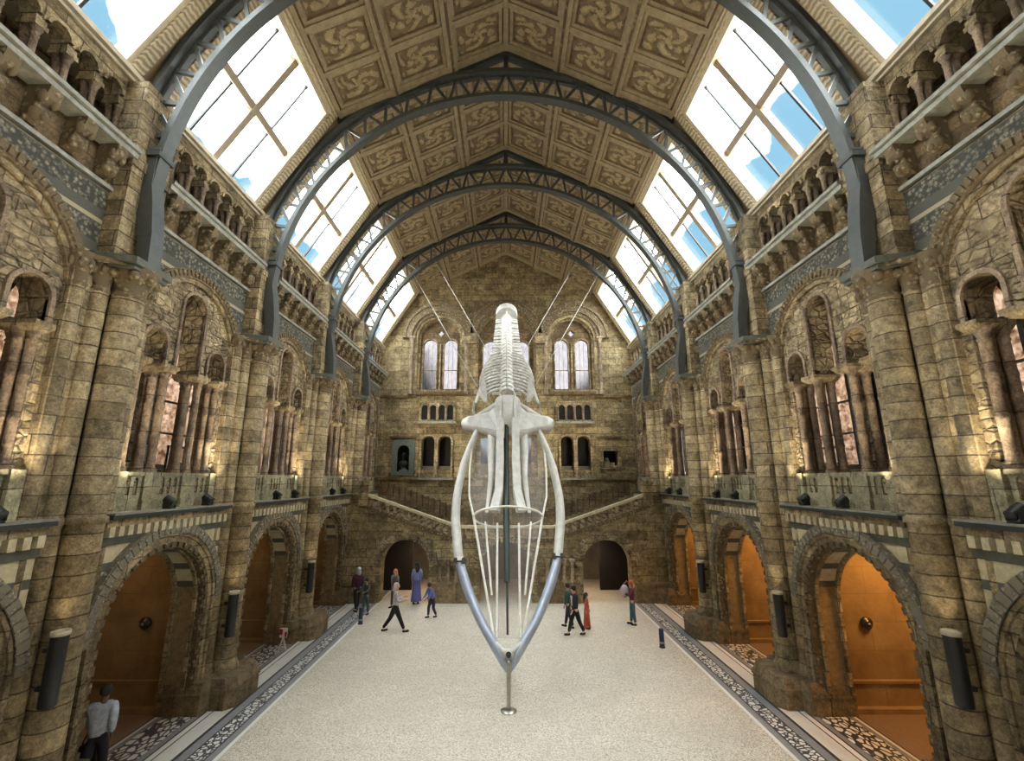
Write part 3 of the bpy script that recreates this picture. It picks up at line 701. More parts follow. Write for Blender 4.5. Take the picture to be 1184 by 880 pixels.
# niche with bust (left) and square opening with white box (right)
t = Thing('wall_niche', 'niche', (-5.67, YG, 5.3)); m = MB()
m.plate([(-6.3, 5.25), (-5.05, 5.25), (-5.05, 7.2), (-6.3, 7.2)], [arch_hole(-5.67, 5.45, .34, 6.55, 12)], -.1, .02, bm_); t.part('surround', m, M['niche'])
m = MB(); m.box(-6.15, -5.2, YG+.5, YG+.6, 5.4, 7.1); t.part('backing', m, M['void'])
t.place('grey-green arched niche on the left of the far wall', None, 1, 0, loc=t.base, rz=0)
t = Thing('bust', 'bust', (-5.67, YG+.2, 5.45)); m = MB(); m.lathe((-5.67, YG+.2, 0), [(.26, 5.45), (.26, 5.52), (.15, 5.58), (.14, 5.68), (.2, 5.7)], 14); t.part('socle', m, M['niche'])
m = MB(); m.ball((-5.67, YG+.18, 5.86), .27, .15, .2, 14, 10); m.cyl((-5.67, YG+.17, 5.95), (-5.67, YG+.15, 6.2), .08, .07, 10); m.ball((-5.67, YG+.13, 6.32), .12, .14, .17, 14, 10); m.ball((-5.67, YG-.01, 6.3), .02, .03, .03, 6, 5)
t.part('sculpted_head', m, M['bronze'])
t.place('dark bust standing inside the grey-green arched niche', None, 1, 0, loc=t.base, rz=0)
t = Thing('square_opening', 'opening', (5.77, YG, 5.7)); m = MB()
m.plate([(5.2, 5.6), (6.35, 5.6), (6.35, 6.75), (5.2, 6.75)], [[(5.38, 5.78), (6.17, 5.78), (6.17, 6.57), (5.38, 6.57)]], -.1, .02, bm_); t.part('surround', m, M['stone'])
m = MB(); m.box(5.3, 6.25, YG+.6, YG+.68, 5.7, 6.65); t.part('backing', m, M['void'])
t.place('small square dark opening on the right of the far wall', None, 1, 0, loc=t.base, rz=0)
t = Thing('carved_block', 'block', (5.68, YG+.2, 5.75)); m = MB(); m.box(5.45, 5.75, YG+.1, YG+.35, 5.75, 6.05); m.box(5.80, 6.02, YG+.15, YG+.35, 5.75, 5.95); m.ball((5.6, YG+.22, 6.12), .12, .1, .1); t.body(m, M['parapet'])
t.place('pale stone block lying inside the small square opening', None, 1, 0, loc=t.base, rz=0)

# ------------------------------------------------------------------ stair bridge in front of the gable wall
YS = 20.34
sm = lambda u, v, w: (u, YS+w, v)
def stz(x): return max(3.07, 4.50+(abs(x)-6.3)*.335)
wl = Thing('wall_stair', None, (0, YS, 0), 'structure'); m = MB()
o = [(-7.2, 0)]
for c, r, zs in ((-4.28, 1.03, 1.47), (0, 1.1, 1.3), (4.28, 1.03, 1.47)): o += [(c-r, 0)]+arc(c, zs, r, PI, 0, 20)+[(c+r, 0)]
o += [(7.2, 0), (7.2, 4.0), (6.3, 4.0), (2.03, 2.98), (-2.03, 2.98), (-6.3, 4.0), (-7.2, 4.0)]
o = [(x, z if z < 2.9 else stz(x)-.55 if abs(x) < 6.5 else 4.0) for x, z in o]
m.plate(o, [], 0, .6, sm); wl.body(m, M['back'])
m = MB()
for s in (1, -1): m.strip([(s*7.2, 4.0), (s*6.2, 4.0), (s*.3, 2.02), (0, 2.0)], [(s*7.2, 3.7), (s*6.2, 3.75), (s*.3, 1.9), (0, 1.9)], .0, 3.6, sm) if False else None
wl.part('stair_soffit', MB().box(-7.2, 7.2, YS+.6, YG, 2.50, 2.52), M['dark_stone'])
wl.part('passage_back_wall', MB().box(-7.2, 7.2, YG-.3, YG, 0, 2.5), M['greywall'], label='grey back wall of the passage under the stair')
for s in (1, -1):
    wl.part('dark_passage_sheet', MB().box(*sorted((s*4.4, s*7.2)), YS+2.2, YS+2.35, 0, 2.5), M['void'], label='black sheet painted for the dark outer half of the passage')
m = MB(); m.box(-7.2, -5.45, YS-.12, YS, 0, .75); m.box(-3.1, -1.4, YS-.14, YS, 0, .8); m.box(5.45, 7.2, YS-.12, YS, 0, .75); m.box(1.4, 3.1, YS-.14, YS, 0, .8)
for a, b in ((-7.2, -5.43), (-3.12, -1.38), (1.38, 3.12), (5.43, 7.2)): m.box(a, b, YS-.18, YS, .72, .82)
wl.part('base_course', m, M['plinth'])
wl.place(loc=(0, YS, 0), rz=0)
for c, r, zs, nn in ((-4.28, 1.03, 1.47, 'left'), (4.28, 1.03, 1.47, 'right'), (0, 1.1, 1.3, 'centre')):
    t = Thing('rusticated_arch', 'arch', (c, YS, 0)); N = 15
    for k in range(N):
        a = PI*k/N; b = PI*(k+.9)/N; rr = r+.30+.10*(k % 2); m = MB(); m.ring(c, zs, r, rr, -.10-.04*(k % 2), .05, a, b, 3, mp=sm); t.part('voussoir', m, M['rubble'])
    for q in (-1, 1):
        for k in range(4): m = MB(); m.box(*sorted((c+q*r, c+q*(r+.22+.1*(k % 2)))), YS-.10, YS+.05, zs-.36*(k+1)+.01, zs-.36*k-.01); t.part('jamb_block', m, M['back'])
    t.place('rough stone arch under the %s of the far stair' % nn, 'arches under the stair', 1, 0, loc=t.base, rz=0)
for s in (1, -1):
    for x in (1.75, 2.1, 2.45, 2.8):
        t = Thing('stair_shaft', 'column', (s*x, YS-.1, .82)); m = MB()
        m.lathe((s*x, YS-.08, 0), [(.11, .82), (.11, .9), (.07, .95), (.065, 1.55), (.09, 1.6), (.13, 1.72), (.10, 1.74)], 10); t.body(m, M['pink'])
        t.place('short %s colonnette on the base course, %s from the centre arch' % (SIDE[s], ORD[round((x-1.75)/.35)].replace('nearest', 'first')), 'short colonnettes beside the centre arch', 1, 0, loc=t.base, rz=0)
for s in (1, -1):
    t = Thing('staircase', 'staircase', (s*3.5, YS+1.7, 2.0)); m = MB(); X = [6.3-.3*k for k in range(20)]
    for k, x in enumerate(X[:-1]):
        z = stz(x)-.55; m.box(*sorted((s*x, s*(x-.3))), YS+.02, YS+3.3, z-.25, z-.1)
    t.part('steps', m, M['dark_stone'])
    def prof(y0, y1, lift, nm):
        m = MB(); a = [(s*x, stz(x)+lift) for x in (6.4, 5, 4, 3, 2.03, 1, .0)]
        m.strip(a, [(x, z-.11) for x, z in a], y0-YS-.06, y1-YS+.04, sm); t.part('handrail', m, M['cream'], label='pale sloping coping')
        m = MB(); b = [(x, z-.52) for x, z in a]; m.strip(b, [(x, z-.16) for x, z in b], y0-YS-.03, y1-YS, sm)
        b2 = [(x, z-.30) for x, z in b]
        t.part('string', m, M['carved'], label='carved sloping string')
        for k in range(18):
            x = 6.2-.34*k
            if x < .1: break
            m = MB(); zt = stz(x)+lift-.08; zb = zt-.45
            m.taper(s*x-.09, s*x+.09, y0+.02, y1-.02, zb, s*x-.05, s*x+.05, y0+.03, y1-.03, zb+.2); m.taper(s*x-.05, s*x+.05, y0+.03, y1-.03, zb+.2, s*x-.09, s*x+.09, y0+.02, y1-.02, zt+.02); t.part('baluster', m, M['stone'])
    prof(YS-.02, YS+.18, 0., 'front')
    m = MB()
    for k in range(20):
        x = 6.3-.3*k; z = stz(x)+.28; m.box(*sorted((s*x, s*(x-.26))), YS+3.2, YS+3.5, z-.55, z+.1)
    t.part('stepped_coping', m, M['dark_stone'], label='stepped back parapet')
    t.place('%s flight of the far stair descending to the middle' % SIDE[s], 'flights of the far stair', 1, 0, loc=t.base, rz=0)
    m = MB(); m.box(*sorted((s*6.0, s*6.4)), YS-.12, YS+.3, 3.9, 4.9); m.box(*sorted((s*5.95, s*6.45)), YS-.16, YS+.34, 4.82, 4.95)
    t = Thing('stair_newel', 'newel post', (s*6.2, YS+.1, 3.9)); t.body(m, M['stone']); t.place('stone newel post at the top of the %s stair flight' % SIDE[s], None, 1, 0, loc=t.base, rz=0)

# ------------------------------------------------------------------ lamps and small fittings
def glow(name, kind, loc, energy, col, rot=None, **k):
    d = bpy.data.lights.new(name, kind); d.energy = energy; d.color = col
    for a, b in k.items(): setattr(d, a, b)
    o = bpy.data.objects.new(name, d); C.objects.link(o); o.location = tuple(q*S for q in loc)
    if rot: o.rotation_euler = rot
    return o
ul = Thing('wall_lamp', 'lamp', (0, 0, 0)); m = MB(); m.lathe((0, 0, 0), [(.02, 0), (.10, .0), (.11, .02), (.11, .93), (.10, .95)], 20); hs_p = ul.part('lamp_housing', m, M['black'])
m = MB(); m.lathe((0, 0, 0), [(.112, .93), (.118, .93), (.118, .99), (.09, .99), (.09, .96)], 20); ul.part('lamp_rim', m, M['cap'], hs_p, label='pale top rim')
m = MB(); m.box(.08, .20, -.03, .03, .2, .26); ul.part('bracket', m, M['black']); m = MB(); m.box(.08, .20, -.03, .03, .7, .76); ul.part('bracket', m, M['black'])
nl = ['nearest the viewer', 'on the second pier', 'on the farthest pier']
for s in (1, -1):
    for i, (y, z) in enumerate(((PIER[2], 1.85), (PIER[3], 1.40), (PIER[4], 1.36))):
        x, yy = 6.53, y-.30
        ul.place('tall black cylinder lamp %s, %s side' % (nl[i], SIDE[s]), 'black cylinder uplights', s, loc=(s*x, yy, z))
        glow('uplight_beam', 'SPOT', (s*x, yy, z+1.0), 3, (1., .80, .50), (PI, 0, 0), spot_size=1.5, spot_blend=.8, shadow_soft_size=.08)
sp = Thing('spotlight', 'spotlight', (0, 0, 0)); m = MB(); m.box(-.09, .09, -.07, .07, 0, .03); m.box(-.07, .07, -.1, -.08, .03, .16); m.box(-.07, .07, .08, .1, .03, .16); sp.part('yoke', m, M['black'])
m = MB(); m.cyl((-.1, 0, .10), (.08, 0, .20), .075, .09, 12); sp.part('lamp_head', m, M['black'])
for s in (1, -1):
    for i, y in enumerate(MID[1:5]):
        for j, d in enumerate((-.25, .95)):
            sp.place('small black spotlight on the %s %s ledge, %s one' % (SIDE[s], pn[i], ('nearer', 'farther')[j]), 'ledge spotlights', s, loc=(s*6.86, y+d, ZL), rz=0 if s > 0 else PI)
        for d in (-1.2, 1.2): glow('ledge_beam', 'SPOT', (s*6.74, y+d, ZL+.3), 150, (1., .84, .58), (PI, s*.08, 0), spot_size=1.45, spot_blend=1., shadow_soft_size=.06)
wd = Thing('wall_bell', 'alarm bell', (0, 0, 0)); m = MB(); m.cyl((0, 0, 0), (0, -.05, 0), .13, n=20); m.cyl((0, -.05, 0), (0, -.10, 0), .12, .06, n=20); bd_p = wd.part('bell_dome', m, M['black'])
m = MB(); m.ball((0, -.11, 0), .035); wd.part('striker_cap', m, M['steel'], bd_p, label='bright metal centre')
for s in (1, -1): wd.place('round black bell on the back of the nearest %s alcove' % SIDE[s], 'round alcove bells', 1, loc=(s*8.3, PIER[3]-.62, 1.78), rz=0)
# alcove skirting, threshold boards and warm light
for s in (1, -1):
    for i, p in enumerate(PIER[2:]):
        m = MB(); m.box(*sorted((s*7.6, s*11.0)), p-.66, p-.6, 0, .56); m.box(*sorted((s*7.6, s*11.0)), p-.70, p-.6, .56, .61)
        m.box(*sorted((s*7.62, s*11.0)), p-.80, p-.66, 0, .10)
        t = Thing('baseboard_'+SIDE[s], None, (0, p, 0), 'structure'); t.body(m, M['alcove'])
        t.place(loc=(0, p, 0), rz=0)
        if i:
            e = (62 if s > 0 else 6)*(1. if i < 3 else .9)
            glow('alcove_lamp', 'AREA', (s*9.1, p-1.9, 4.1), e, (1., .50, .14) if s > 0 else (1., .60, .28), None, size=.8)
for s in (1, -1):
    o = glow('added_gable_fill', 'SPOT', (s*5.6, 21.0, 4.35), 480, (1., .86, .62), None, spot_size=1.5, spot_blend=1., shadow_soft_size=.05)  # unseen spot on each side, added to brighten the gable wall
    o.rotation_euler = (Vector((s*1.0, YG, 9.5))-Vector((s*5.6, 21.0, 4.35))).to_track_quat('-Z', 'Y').to_euler()
glow('passage_lamp', 'AREA', (-3.6, YS+1.6, 2.4), 25, (1., .75, .5), None, size=.6)
glow('passage_lamp', 'AREA', (3.6, YS+1.6, 2.4), 25, (1., .75, .5), None, size=.6)

# ------------------------------------------------------------------ whale skeleton, diving towards the floor
# skull frame: l runs up along the skull from the tip of the jaw, x sideways, o out of the skull plane (towards its back)
W0 = Vector((.06, 11.5, .65)); DL = Vector((0, .475, .88)); DO = Vector((0, -.88, .475))
def sk(x, l, o=0.): return tuple(W0+Vector((x, 0, 0))+DL*l+DO*o)
wh = Thing('whale_skeleton', 'whale skeleton', (.06, 15.0, .65))
def interp(T, l):
    for (a, *va), (b, *vb) in zip(T, T[1:]):
        if a <= l <= b:
            t = (l-a)/(b-a); return [p+(q-p)*t for p, q in zip(va, vb)]
    return list(T[-1][1:])
JT = [(0., .02, .0), (.20, .20, .0), (.49, .40, .10), (1.10, .80, .55), (1.83, 1.17, .90), (2.57, 1.44, 1.19), (3.73, 1.62, 1.36), (4.41, 1.62, 1.38), (5.38, 1.50, 1.26), (6.23, 1.26, 1.05), (6.7, 1.08, .90)]
def smoothT(T, l):
    # centripetal smoothing by averaging nearby samples
    ws = [(-.18, .25), (0, .5), (.18, .25)]; r = [0, 0]
    for d, w in ws:
        v = interp(T, min(max(l+d, T[0][0]), T[-1][0])); r = [r[0]+v[0]*w, r[1]+v[1]*w]
    return r
def mandible(q, l0, l1, n):
    m = MB(); vs = []; K = 12
    for i in range(n+1):
        l = l0+(l1-l0)*i/n; ho, hi = smoothT(JT, l) if l > .5 else interp(JT, l); c = (ho+hi)/2; w = (ho-hi)/2
        for k in range(K):
            a = 2*PI*k/K; ca, sa = cos(a), sin(a)
            vs.append(sk(q*(c+w*ca), l, .16*sa*(1+.15*ca)*min(1, .5+l)))
    m.add(vs, [(i*K+k, i*K+(k+1) % K, (i+1)*K+(k+1) % K, (i+1)*K+k) for i in range(n) for k in range(K)], True)
    m.add(vs, [tuple(range(K)), tuple(range(n*K, n*K+K))]); return m
for q, lj in ((-1, 2.50), (1, 2.62)):
    wh.part('mandible', mandible(q, lj, 6.7, 30), M['bone'], label='curved grey white upper length of the jaw bone')
    p = wh.part('jaw_front', mandible(q, .0, lj, 26), M['bone_blue'], label='bluish front length of the jaw bone')
    ho, hi = smoothT(JT, lj); m = MB()
    for x in (ho-.02, hi+.02): m.tube([sk(q*x, lj-.06, .17), sk(q*x, lj+.07, .17)], .045, 6, up=(1, 0, 0))
    m.tube([sk(q*(hi-.02), lj, .17), sk(q*(ho+.05), lj-.02, .17)], .02, 6)
    wh.part('joint_clamp', m, M['black'], p, label='dark metal clamp on the jaw joint')
m = MB(); m.tube([sk(-.30, .62, .10), sk(-.12, .45, .12), sk(.12, .45, .12), sk(.30, .62, .10)], .055, 8); m.ball(sk(0, .38, .10), .13, .08, .12); wh.part('jaw_bridge', m, M['bone'], label='white bridge between the jaw tips')
m = MB(); a = Vector(sk(0, .36, .17)); m.cyl(a, a+DO*.08, .062, n=14); wh.part('jaw_boss', m, M['black'], label='black round plug near the jaw tip')
# cranium and the broad eye-socket wings
def blob(name, rings, mat, n=14, label=None):
    m = MB(); vs = []
    for cx, l, o, rx, ro in rings:
        for k in range(n): a = 2*PI*k/n; vs.append(sk(cx+rx*cos(a), l, o+ro*sin(a)))
    N = len(rings)
    m.add(vs, [(i*n+k, i*n+(k+1) % n, (i+1)*n+(k+1) % n, (i+1)*n+k) for i in range(N-1) for k in range(n)], True)
    m.add(vs, [tuple(range(n)), tuple(range((N-1)*n, N*n))]); return wh.part(name, m, mat, None, label)
cr_ = blob('cranium', [(0, 6.75, 0, .30, .12), (0, 6.9, 0, .42, .24), (0, 7.2, 0, .48, .34), (0, 7.6, 0, .46, .36), (0, 7.95, 0, .44, .32), (0, 8.1, -.05, .38, .22)], M['bone'])
for q in (-1, 1):
    m = MB(); vs = []       # supraorbital wing, a broad tapering plate with rounded edges
    O = [(.10, 7.80), (.34, 7.62), (.62, 7.40), (1.0, 7.26), (1.36, 7.20), (1.50, 7.10), (1.53, 6.96), (1.49, 6.80), (1.38, 6.70), (1.1, 6.66), (.82, 6.60), (.55, 6.42), (.34, 6.30), (.10, 6.35)]
    n = len(O); cx, cl = .78, 6.98
    for o_, k_ in ((-.12, .80), (-.07, .96), (.0, 1.), (.10, 1.), (.17, .93), (.21, .72)):
        for x, l in O: vs.append(sk(q*(cx+(x-cx)*k_), cl+(l-cl)*k_, o_+.10*(x < .5)))
    m.add(vs, [(i*n+k, i*n+(k+1) % n, (i+1)*n+(k+1) % n, (i+1)*n+k) for i in range(5) for k in range(n)], True); m.add(vs, [tuple(range(n)), tuple(range(5*n, 6*n))])
    wh.part('eye_socket_wing', m, M['bone'], cr_, label='broad wing-like bone over the eye socket')
    m = MB(); m.tube([sk(q*.40, 7.85, -.05), sk(q*.75, 7.62, -.15), sk(q*1.15, 7.30, -.15), sk(q*1.46, 6.95, -.02)], [.08, .11, .10, .07], 8); wh.part('cheek_arch', m, M['bone'], cr_)
    m = MB(); m.tube([sk(q*.25, 8.05, .22), sk(q*.235, 7.6, .36), sk(q*.24, 7.0, .34)], [.04, .05, .05], 8); wh.part('skull_ridge', m, M['bone'], cr_)
    # premaxilla: the long bright bar
    m = MB(); m.tube([sk(q*.24, 7.0, .34), sk(q*.25, 6.4, .30), sk(q*.24, 5.5, .26), sk(q*.26, 4.5, .22), sk(q*.38, 3.85, .20)], [.11, .16, .17, .16, .19], 4, False, flat=.6); wh.part('premaxilla', m, M['bone'], label='long bright snout bar')
    m = MB(); m.tube([sk(q*.50, 6.7, .1), sk(q*.52, 5.9, .1), sk(q*.50, 5.0, .1), sk(q*.60, 3.85, .12)], [.16, .13, .09, .05], 10, flat=.5); wh.part('maxilla', m, M['bone'])
    m = MB(); m.tube([sk(q*1.05, 6.65, .05), sk(q*1.14, 6.1, .05), sk(q*1.16, 5.2, .05), sk(q*1.13, 4.4, .05), sk(q*.98, 3.80, .05)], .032, 6); wh.part('outline_rod', m, M['rod'], label='thin pale outer rod')
    for xa, la, xb, lb, r in ((.98, 3.80, .36, .80, .035), (.64, 3.62, .42, 1.7, .03), (.30, 3.58, .28, .75, .035)):
        m = MB(); m.tube([sk(q*xa, la, .04), sk(q*(xa*.6+xb*.4), la*.6+lb*.4, .04), sk(q*xb, lb, .04)], r, 6); wh.part('snout_rod', m, M['rod'], label='thin pale rod running to the jaw tip')
m = MB(); pts = [sk(.98*cos(2*PI*k/40), 3.75+.16*sin(2*PI*k/40), .05+.35*sin(2*PI*k/40)) for k in range(41)]; m.tube(pts, .03, 6); wh.part('hoop', m, M['rod'], label='thin pale hoop round the snout rods')
m = MB(); m.tube([sk(-.06, 6.95, .1), sk(-.05, 5.5, .1), sk(-.05, 4, .1), sk(-.03, 2.0, .08)], [.10, .08, .10, .08], 8); m.tube([sk(-.03, 2.0, .08), sk(-.02, .8, .06)], .03, 8); wh.part('snout_spine', m, M['pole'], label='dark green central rod')
# backbone
def spn(t): return Vector((.03, 15.45+4.55*t, 7.95+4.75*t))
DS = Vector((0, 4.55, 4.75)).normalized(); DD = Vector((0, -DS.z, DS.y))      # DD points to the back of the animal
WT = [(0, .50), (.10, .70), (.20, .72), (.35, .66), (.45, .60), (.6, .54), (.75, .50), (.88, .48), (1.05, .40)]
NV = 25
for i in range(NV):
    t = i/(NV-1)*.92; c = spn(t); w = interp(WT, t)[0]; m = MB()
    rb = .27-.08*t; m.cyl(c-DS*.08, c+DS*.08, rb, n=12)
    jit = R.uniform(-.03, .03)
    for q in (-1, 1):      # transverse process, broad flat blade
        m.tube([c+Vector((q*.12, 0, 0)), c+Vector((q*w*.6, 0, 0))+DS*(.05+jit)-DD*.02, c+Vector((q*w, 0, 0))+DS*(.10+jit)-DD*.08], [.11, .08, .10], 6, flat=.5, up=DD)
    m.tube([c+DD*.1, c+DD*.32+DS*.06, c+DD*(.48-.15*t)+DS*.12], [.07, .05, .06], 6, flat=.6, up=(1, 0, 0))
    wh.part('vertebra', m, M['bone_rough'])
for i in range(13):
    t = .02+i*.032; c = spn(t); k = sin(PI*(i+1.5)/15)
    for q in (-1, 1):
        W, D = .42+.46*k, .35+.45*k; pts = []
        for j in range(9):
            a = j/8*2.35; pts.append(c+Vector((q*(.12+W*sin(a)), 0, 0))+DD*(.12-D*(1-cos(a))*.62)-DS*.10*j/8*(1+k)+DS*.0)
        m = MB(); m.tube(pts, [.06, .07, .075, .075, .07, .06, .05, .045, .03], 7, flat=.6); wh.part('rib', m, M['bone_rough'])
m = MB(); c = spn(1.0); m.cyl(c-DS*.55, c-DS*.05, .50, .50, 18); vs = []
m.ball(c-DS*.05, .50, .44, .44, 18, 12); wh.part('tail_vertebra', m, M['bone'], label='smooth rounded tail bone at the top')
for q in (-1, 1):          # shoulder blades
    P_ = [(.80, 15.75, 8.60), (.98, 15.62, 8.20), (1.14, 15.45, 7.58), (1.04, 15.42, 7.62), (.95, 15.42, 7.88), (.80, 15.38, 7.64), (.68, 15.45, 7.62), (.72, 15.6, 8.15)]
    n_ = len(P_); m = MB(); m.add([(q*x+.03, y-.05, z) for x, y, z in P_]+[(q*x+.03, y+.05, z) for x, y, z in P_], [tuple(range(n_)), tuple(range(n_, 2*n_))]+[(k, (k+1) % n_, n_+(k+1) % n_, n_+k) for k in range(n_)])
    wh.part('shoulder_blade', m, M['bone'], label='pale triangular shoulder blade')
    m = MB(); m.tube([(q*1.12+.03, 15.45, 7.65), (q*1.16+.03, 15.4, 7.35), (q*1.10+.03, 15.45, 7.1)], [.05, .045, .04], 7); wh.part('flipper_bone', m, M['bone'])
mb_ = []
for l, w_ in [(.75, .34), (1.7, .52), (2.8, .78), (3.8, .97), (4.5, 1.10), (5.3, 1.14), (6.1, 1.12), (6.6, 1.04)]: mb_.append((w_, l))
m = MB(); a_ = [sk(-w_, l, -.06) for w_, l in mb_]; b_ = [sk(w_, l, -.06) for w_, l in mb_]; n_ = len(a_)
m.add(a_+b_, [(i, i+1, n_+i+1, n_+i) for i in range(n_-1)])  # sheet added to give the pale haze inside the jaws
wh.part('added_haze_sheet', m, M['veil'], label='faint sheet added for the haze between the thin snout rods')
wh.place('huge white whale skeleton diving head first through the middle of the hall', None, 1, 0, loc=wh.base, rz=0)
t = Thing('support_pole', 'pole', (.06, 11.32, 0)); m = MB(); m.cyl((.06, 11.32, .02), (.06, 11.32, .95), .05, n=12); t.part('pole', m, M['steel'])
m = MB(); m.lathe((.06, 11.32, 0), [(.18, 0), (.18, .015), (.06, .03)], 20); t.part('foot_plate', m, M['steel'])
t.place('thin steel pole standing on the floor under the tip of the whale jaw', None, 1, 0, loc=t.base, rz=0)
cab = [((1.0, 15.65, 8.2), (4.6, 20.79, 15.0), 'right side, from the shoulder'), ((-1.0, 15.65, 8.2), (-4.6, 20.79, 15.0), 'left side, from the shoulder'), ((.62, 17.2, 9.8), (3.6, 20.79, 15.8), 'right side, from the mid back'), ((-.62, 17.2, 9.8), (-3.6, 20.79, 15.8), 'left side, from the mid back')]
for a, b, l in cab:
    t = Thing('suspension_cable', 'cable', a); m = MB(); m.tube([a, b], .012, 6); t.body(m, M['steel']); t.place('thin steel cable holding up the whale, %s' % l, 'whale suspension cables', 1, 0, loc=a, rz=0)

# ------------------------------------------------------------------ people
def skin(name, pts, edges, mat, parent=None, sub=2):
    me = bpy.data.meshes.new(name); me.from_pydata([tuple(p[0]) for p in pts], edges, []); o = bpy.data.objects.new(name, me); C.objects.link(o)
    me.materials.append(mat)
    md = o.modifiers.new('skin', 'SKIN'); md.use_smooth_shade = True; md.branch_smoothing = .4
    for i, p in enumerate(pts):
        sv = me.skin_vertices[0].data[i]; r = p[1] if isinstance(p[1], tuple) else (p[1], p[1]); sv.radius = r; sv.use_root = (i == 0)
    if sub: sb = o.modifiers.new('sub', 'SUBSURF'); sb.levels = sub; sb.render_levels = sub
    dg = bpy.context.evaluated_depsgraph_get(); new = bpy.data.meshes.new_from_object(o.evaluated_get(dg)); 
    bpy.data.objects.remove(o); new.name = name
    for p in new.polygons: p.use_smooth = True
    o = bpy.data.objects.new(name, new); C.objects.link(o)
    if parent: o.parent = parent
    return o
SK = {k: plain('skin_'+k, c, .55) for k, c in {'light': (.52, .33, .24), 'tan': (.36, .21, .13), 'dark': (.12, .07, .045)}.items()}
cloth = {}
def CL(c):
    if c not in cloth: cloth[c] = plain('cloth_%d' % len(cloth), c, .85, var=.25, scale=18, bump=.2)
    return cloth[c]
def person(loc, head, h, label, skinc='light', top=(.1, .1, .1), legs=(.02, .02, .025), hair=(.02, .015, .01), stride=.0, lean=.0, bend=0., armL=(.1, .2), armR=(-.1, .2), skirt=None, coat=None, hairlong=False, shoes=(.015, .015, .015), scarf=None, hood=None, sleeves=True, bag=None):
    """figure facing local +y; stride = front leg swing, arms = (shoulder swing, elbow bend)"""
    k = h/1.75*1.0/S*S
    def P(x, y, z): return Vector((x, y, z))*k
    hipz = .93-bend*.28
    L = {}
    up = Vector((0, sin(lean), cos(lean)))
    pel = Vector((0, 0, hipz)); body = [pel]
    wst = pel+up*.14; ch = pel+up*.36; nk = pel+up*.535; hb = nk+up*.055+Vector((0, .01, 0)); hc = hb+up*.10+Vector((0, .015, 0)); ht = hc+up*.085
    pts = [(pel, (.135, .10)), (wst, (.115, .085)), (ch, (.15, .10)), (nk, (.055, .055)), (hb, (.068, .078)), (hc, (.078, .095)), (ht, (.055, .065))]
    ed = [(0, 1), (1, 2), (2, 3), (3, 4), (4, 5), (5, 6)]
    def add(p, r, par): pts.append((p, r)); ed.append((par, len(pts)-1)); return len(pts)-1
    add(hc+Vector((0, .108, -.02)), .014, 5)      # nose
    arms = {}; legp = {}
    for q, (sw, el) in ((-1, armL), (1, armR)):
        sh = ch+up*.13+Vector((q*.175, 0, 0)); i = add(sh, .05, 2)
        u = Vector((q*.10, sin(sw), -cos(sw))); e = sh+u.normalized()*.28; i = add(e, .038, i)
        f = Vector((q*-.04, sin(sw+el), -cos(sw+el))).normalized(); w_ = e+f*.24; i = add(w_, .024, i)
        pm = w_+f*.06; ip = add(pm, (.036, .017), i)
        sd = Vector((0, f.z, -f.y)) * -1
        for j, (a, ln) in enumerate(((-.024, .065), (-.008, .078), (.008, .074), (.024, .056))):
            b0 = pm+f*.035+sd*a; ib = add(b0, .0085, ip); ib = add(b0+f*ln*.55+Vector((-q*.006, 0, 0)), .0078, ib); add(b0+f*ln+Vector((-q*.02, 0, 0)), .006, ib)
        it = add(w_+f*.035+sd*.035, .010, ip); add(w_+f*.075+sd*.055, .008, it)
        arms[q] = (sh, e, w_, pm)
        g = stride*(q if q > 0 else -1) if False else (stride if q > 0 else -stride)
        hp = pel+Vector((q*.09, 0, -.03)); i = add(hp, .085, 0)
        th = g+bend*.9; kn = hp+Vector((q*.01, sin(th), -cos(th)))*.42; i = add(kn, .055, i)
        sg = th-(.25 if g < 0 else .05)*abs(stride)*2-bend*1.5; an = kn+Vector((0, sin(sg), -cos(sg)))*.41; i = add(an, .036, i)
        toe = an+Vector((q*.02, .14, -.035)); add(an+Vector((0, -.02, -.04)), .022, i); add(toe, .018, i)
        legp[q] = (hp, kn, an, toe)
    low = min(min(l[2].z for l in legp.values())-.075, 9)
    dz = Vector((0, 0, -low))
    rt = bpy.data.objects.new('person', None); C.objects.link(rt); rt.location = (loc[0]*S, loc[1]*S, 0); rt.rotation_euler = (0, 0, head)
    rt['label'] = label; rt['category'] = 'person'
    T = lambda v: (v+dz)*k*S*1.0
    sc_ = k*S
    def mk(nm, ps, es, mat, sub=2): return skin(nm, [(T(p), tuple(a*sc_ for a in (r if isinstance(r, tuple) else (r, r)))) for p, r in ps], es, mat, rt, sub)
    mk('body', pts, ed, SK[skinc])
    # shirt or jacket
    o = .040 if coat else .028; tp = [(pel-up*.05, (.14+o, .105+o)), (wst, (.12+o, .09+o)), (ch, (.155+o, .105+o)), (nk-up*.03, (.065+o, .06+o))]; te = [(0, 1), (1, 2), (2, 3)]
    for q in (-1, 1):
        sh, e, w_, pm = arms[q]; a = len(tp); tp.append((sh, .058+o)); te.append((2, a)); tp.append((e, .040+o*.8)); te.append((a, a+1))
        if sleeves: tp.append((w_-(w_-e)*.08,   .026+o*.7)); te.append((a+1, a+2))
    mk('jacket' if coat else 'shirt', tp, te, CL(coat or top))
    if coat:
        m_ = MB(); m_.box(-.05, .05, .10, .128, 0, .34); v = [pel+up*(.12+p[2])+Vector((p[0]*(.4+p[2]*2), p[1]+.0, 0)) for p in m_.v]
        m_.v = [tuple((p+dz)*k) for p in v]; me = m_.mesh('shirt_front', CL(top)); c_ = bpy.data.objects.new('shirt_front', me); C.objects.link(c_); c_.parent = rt
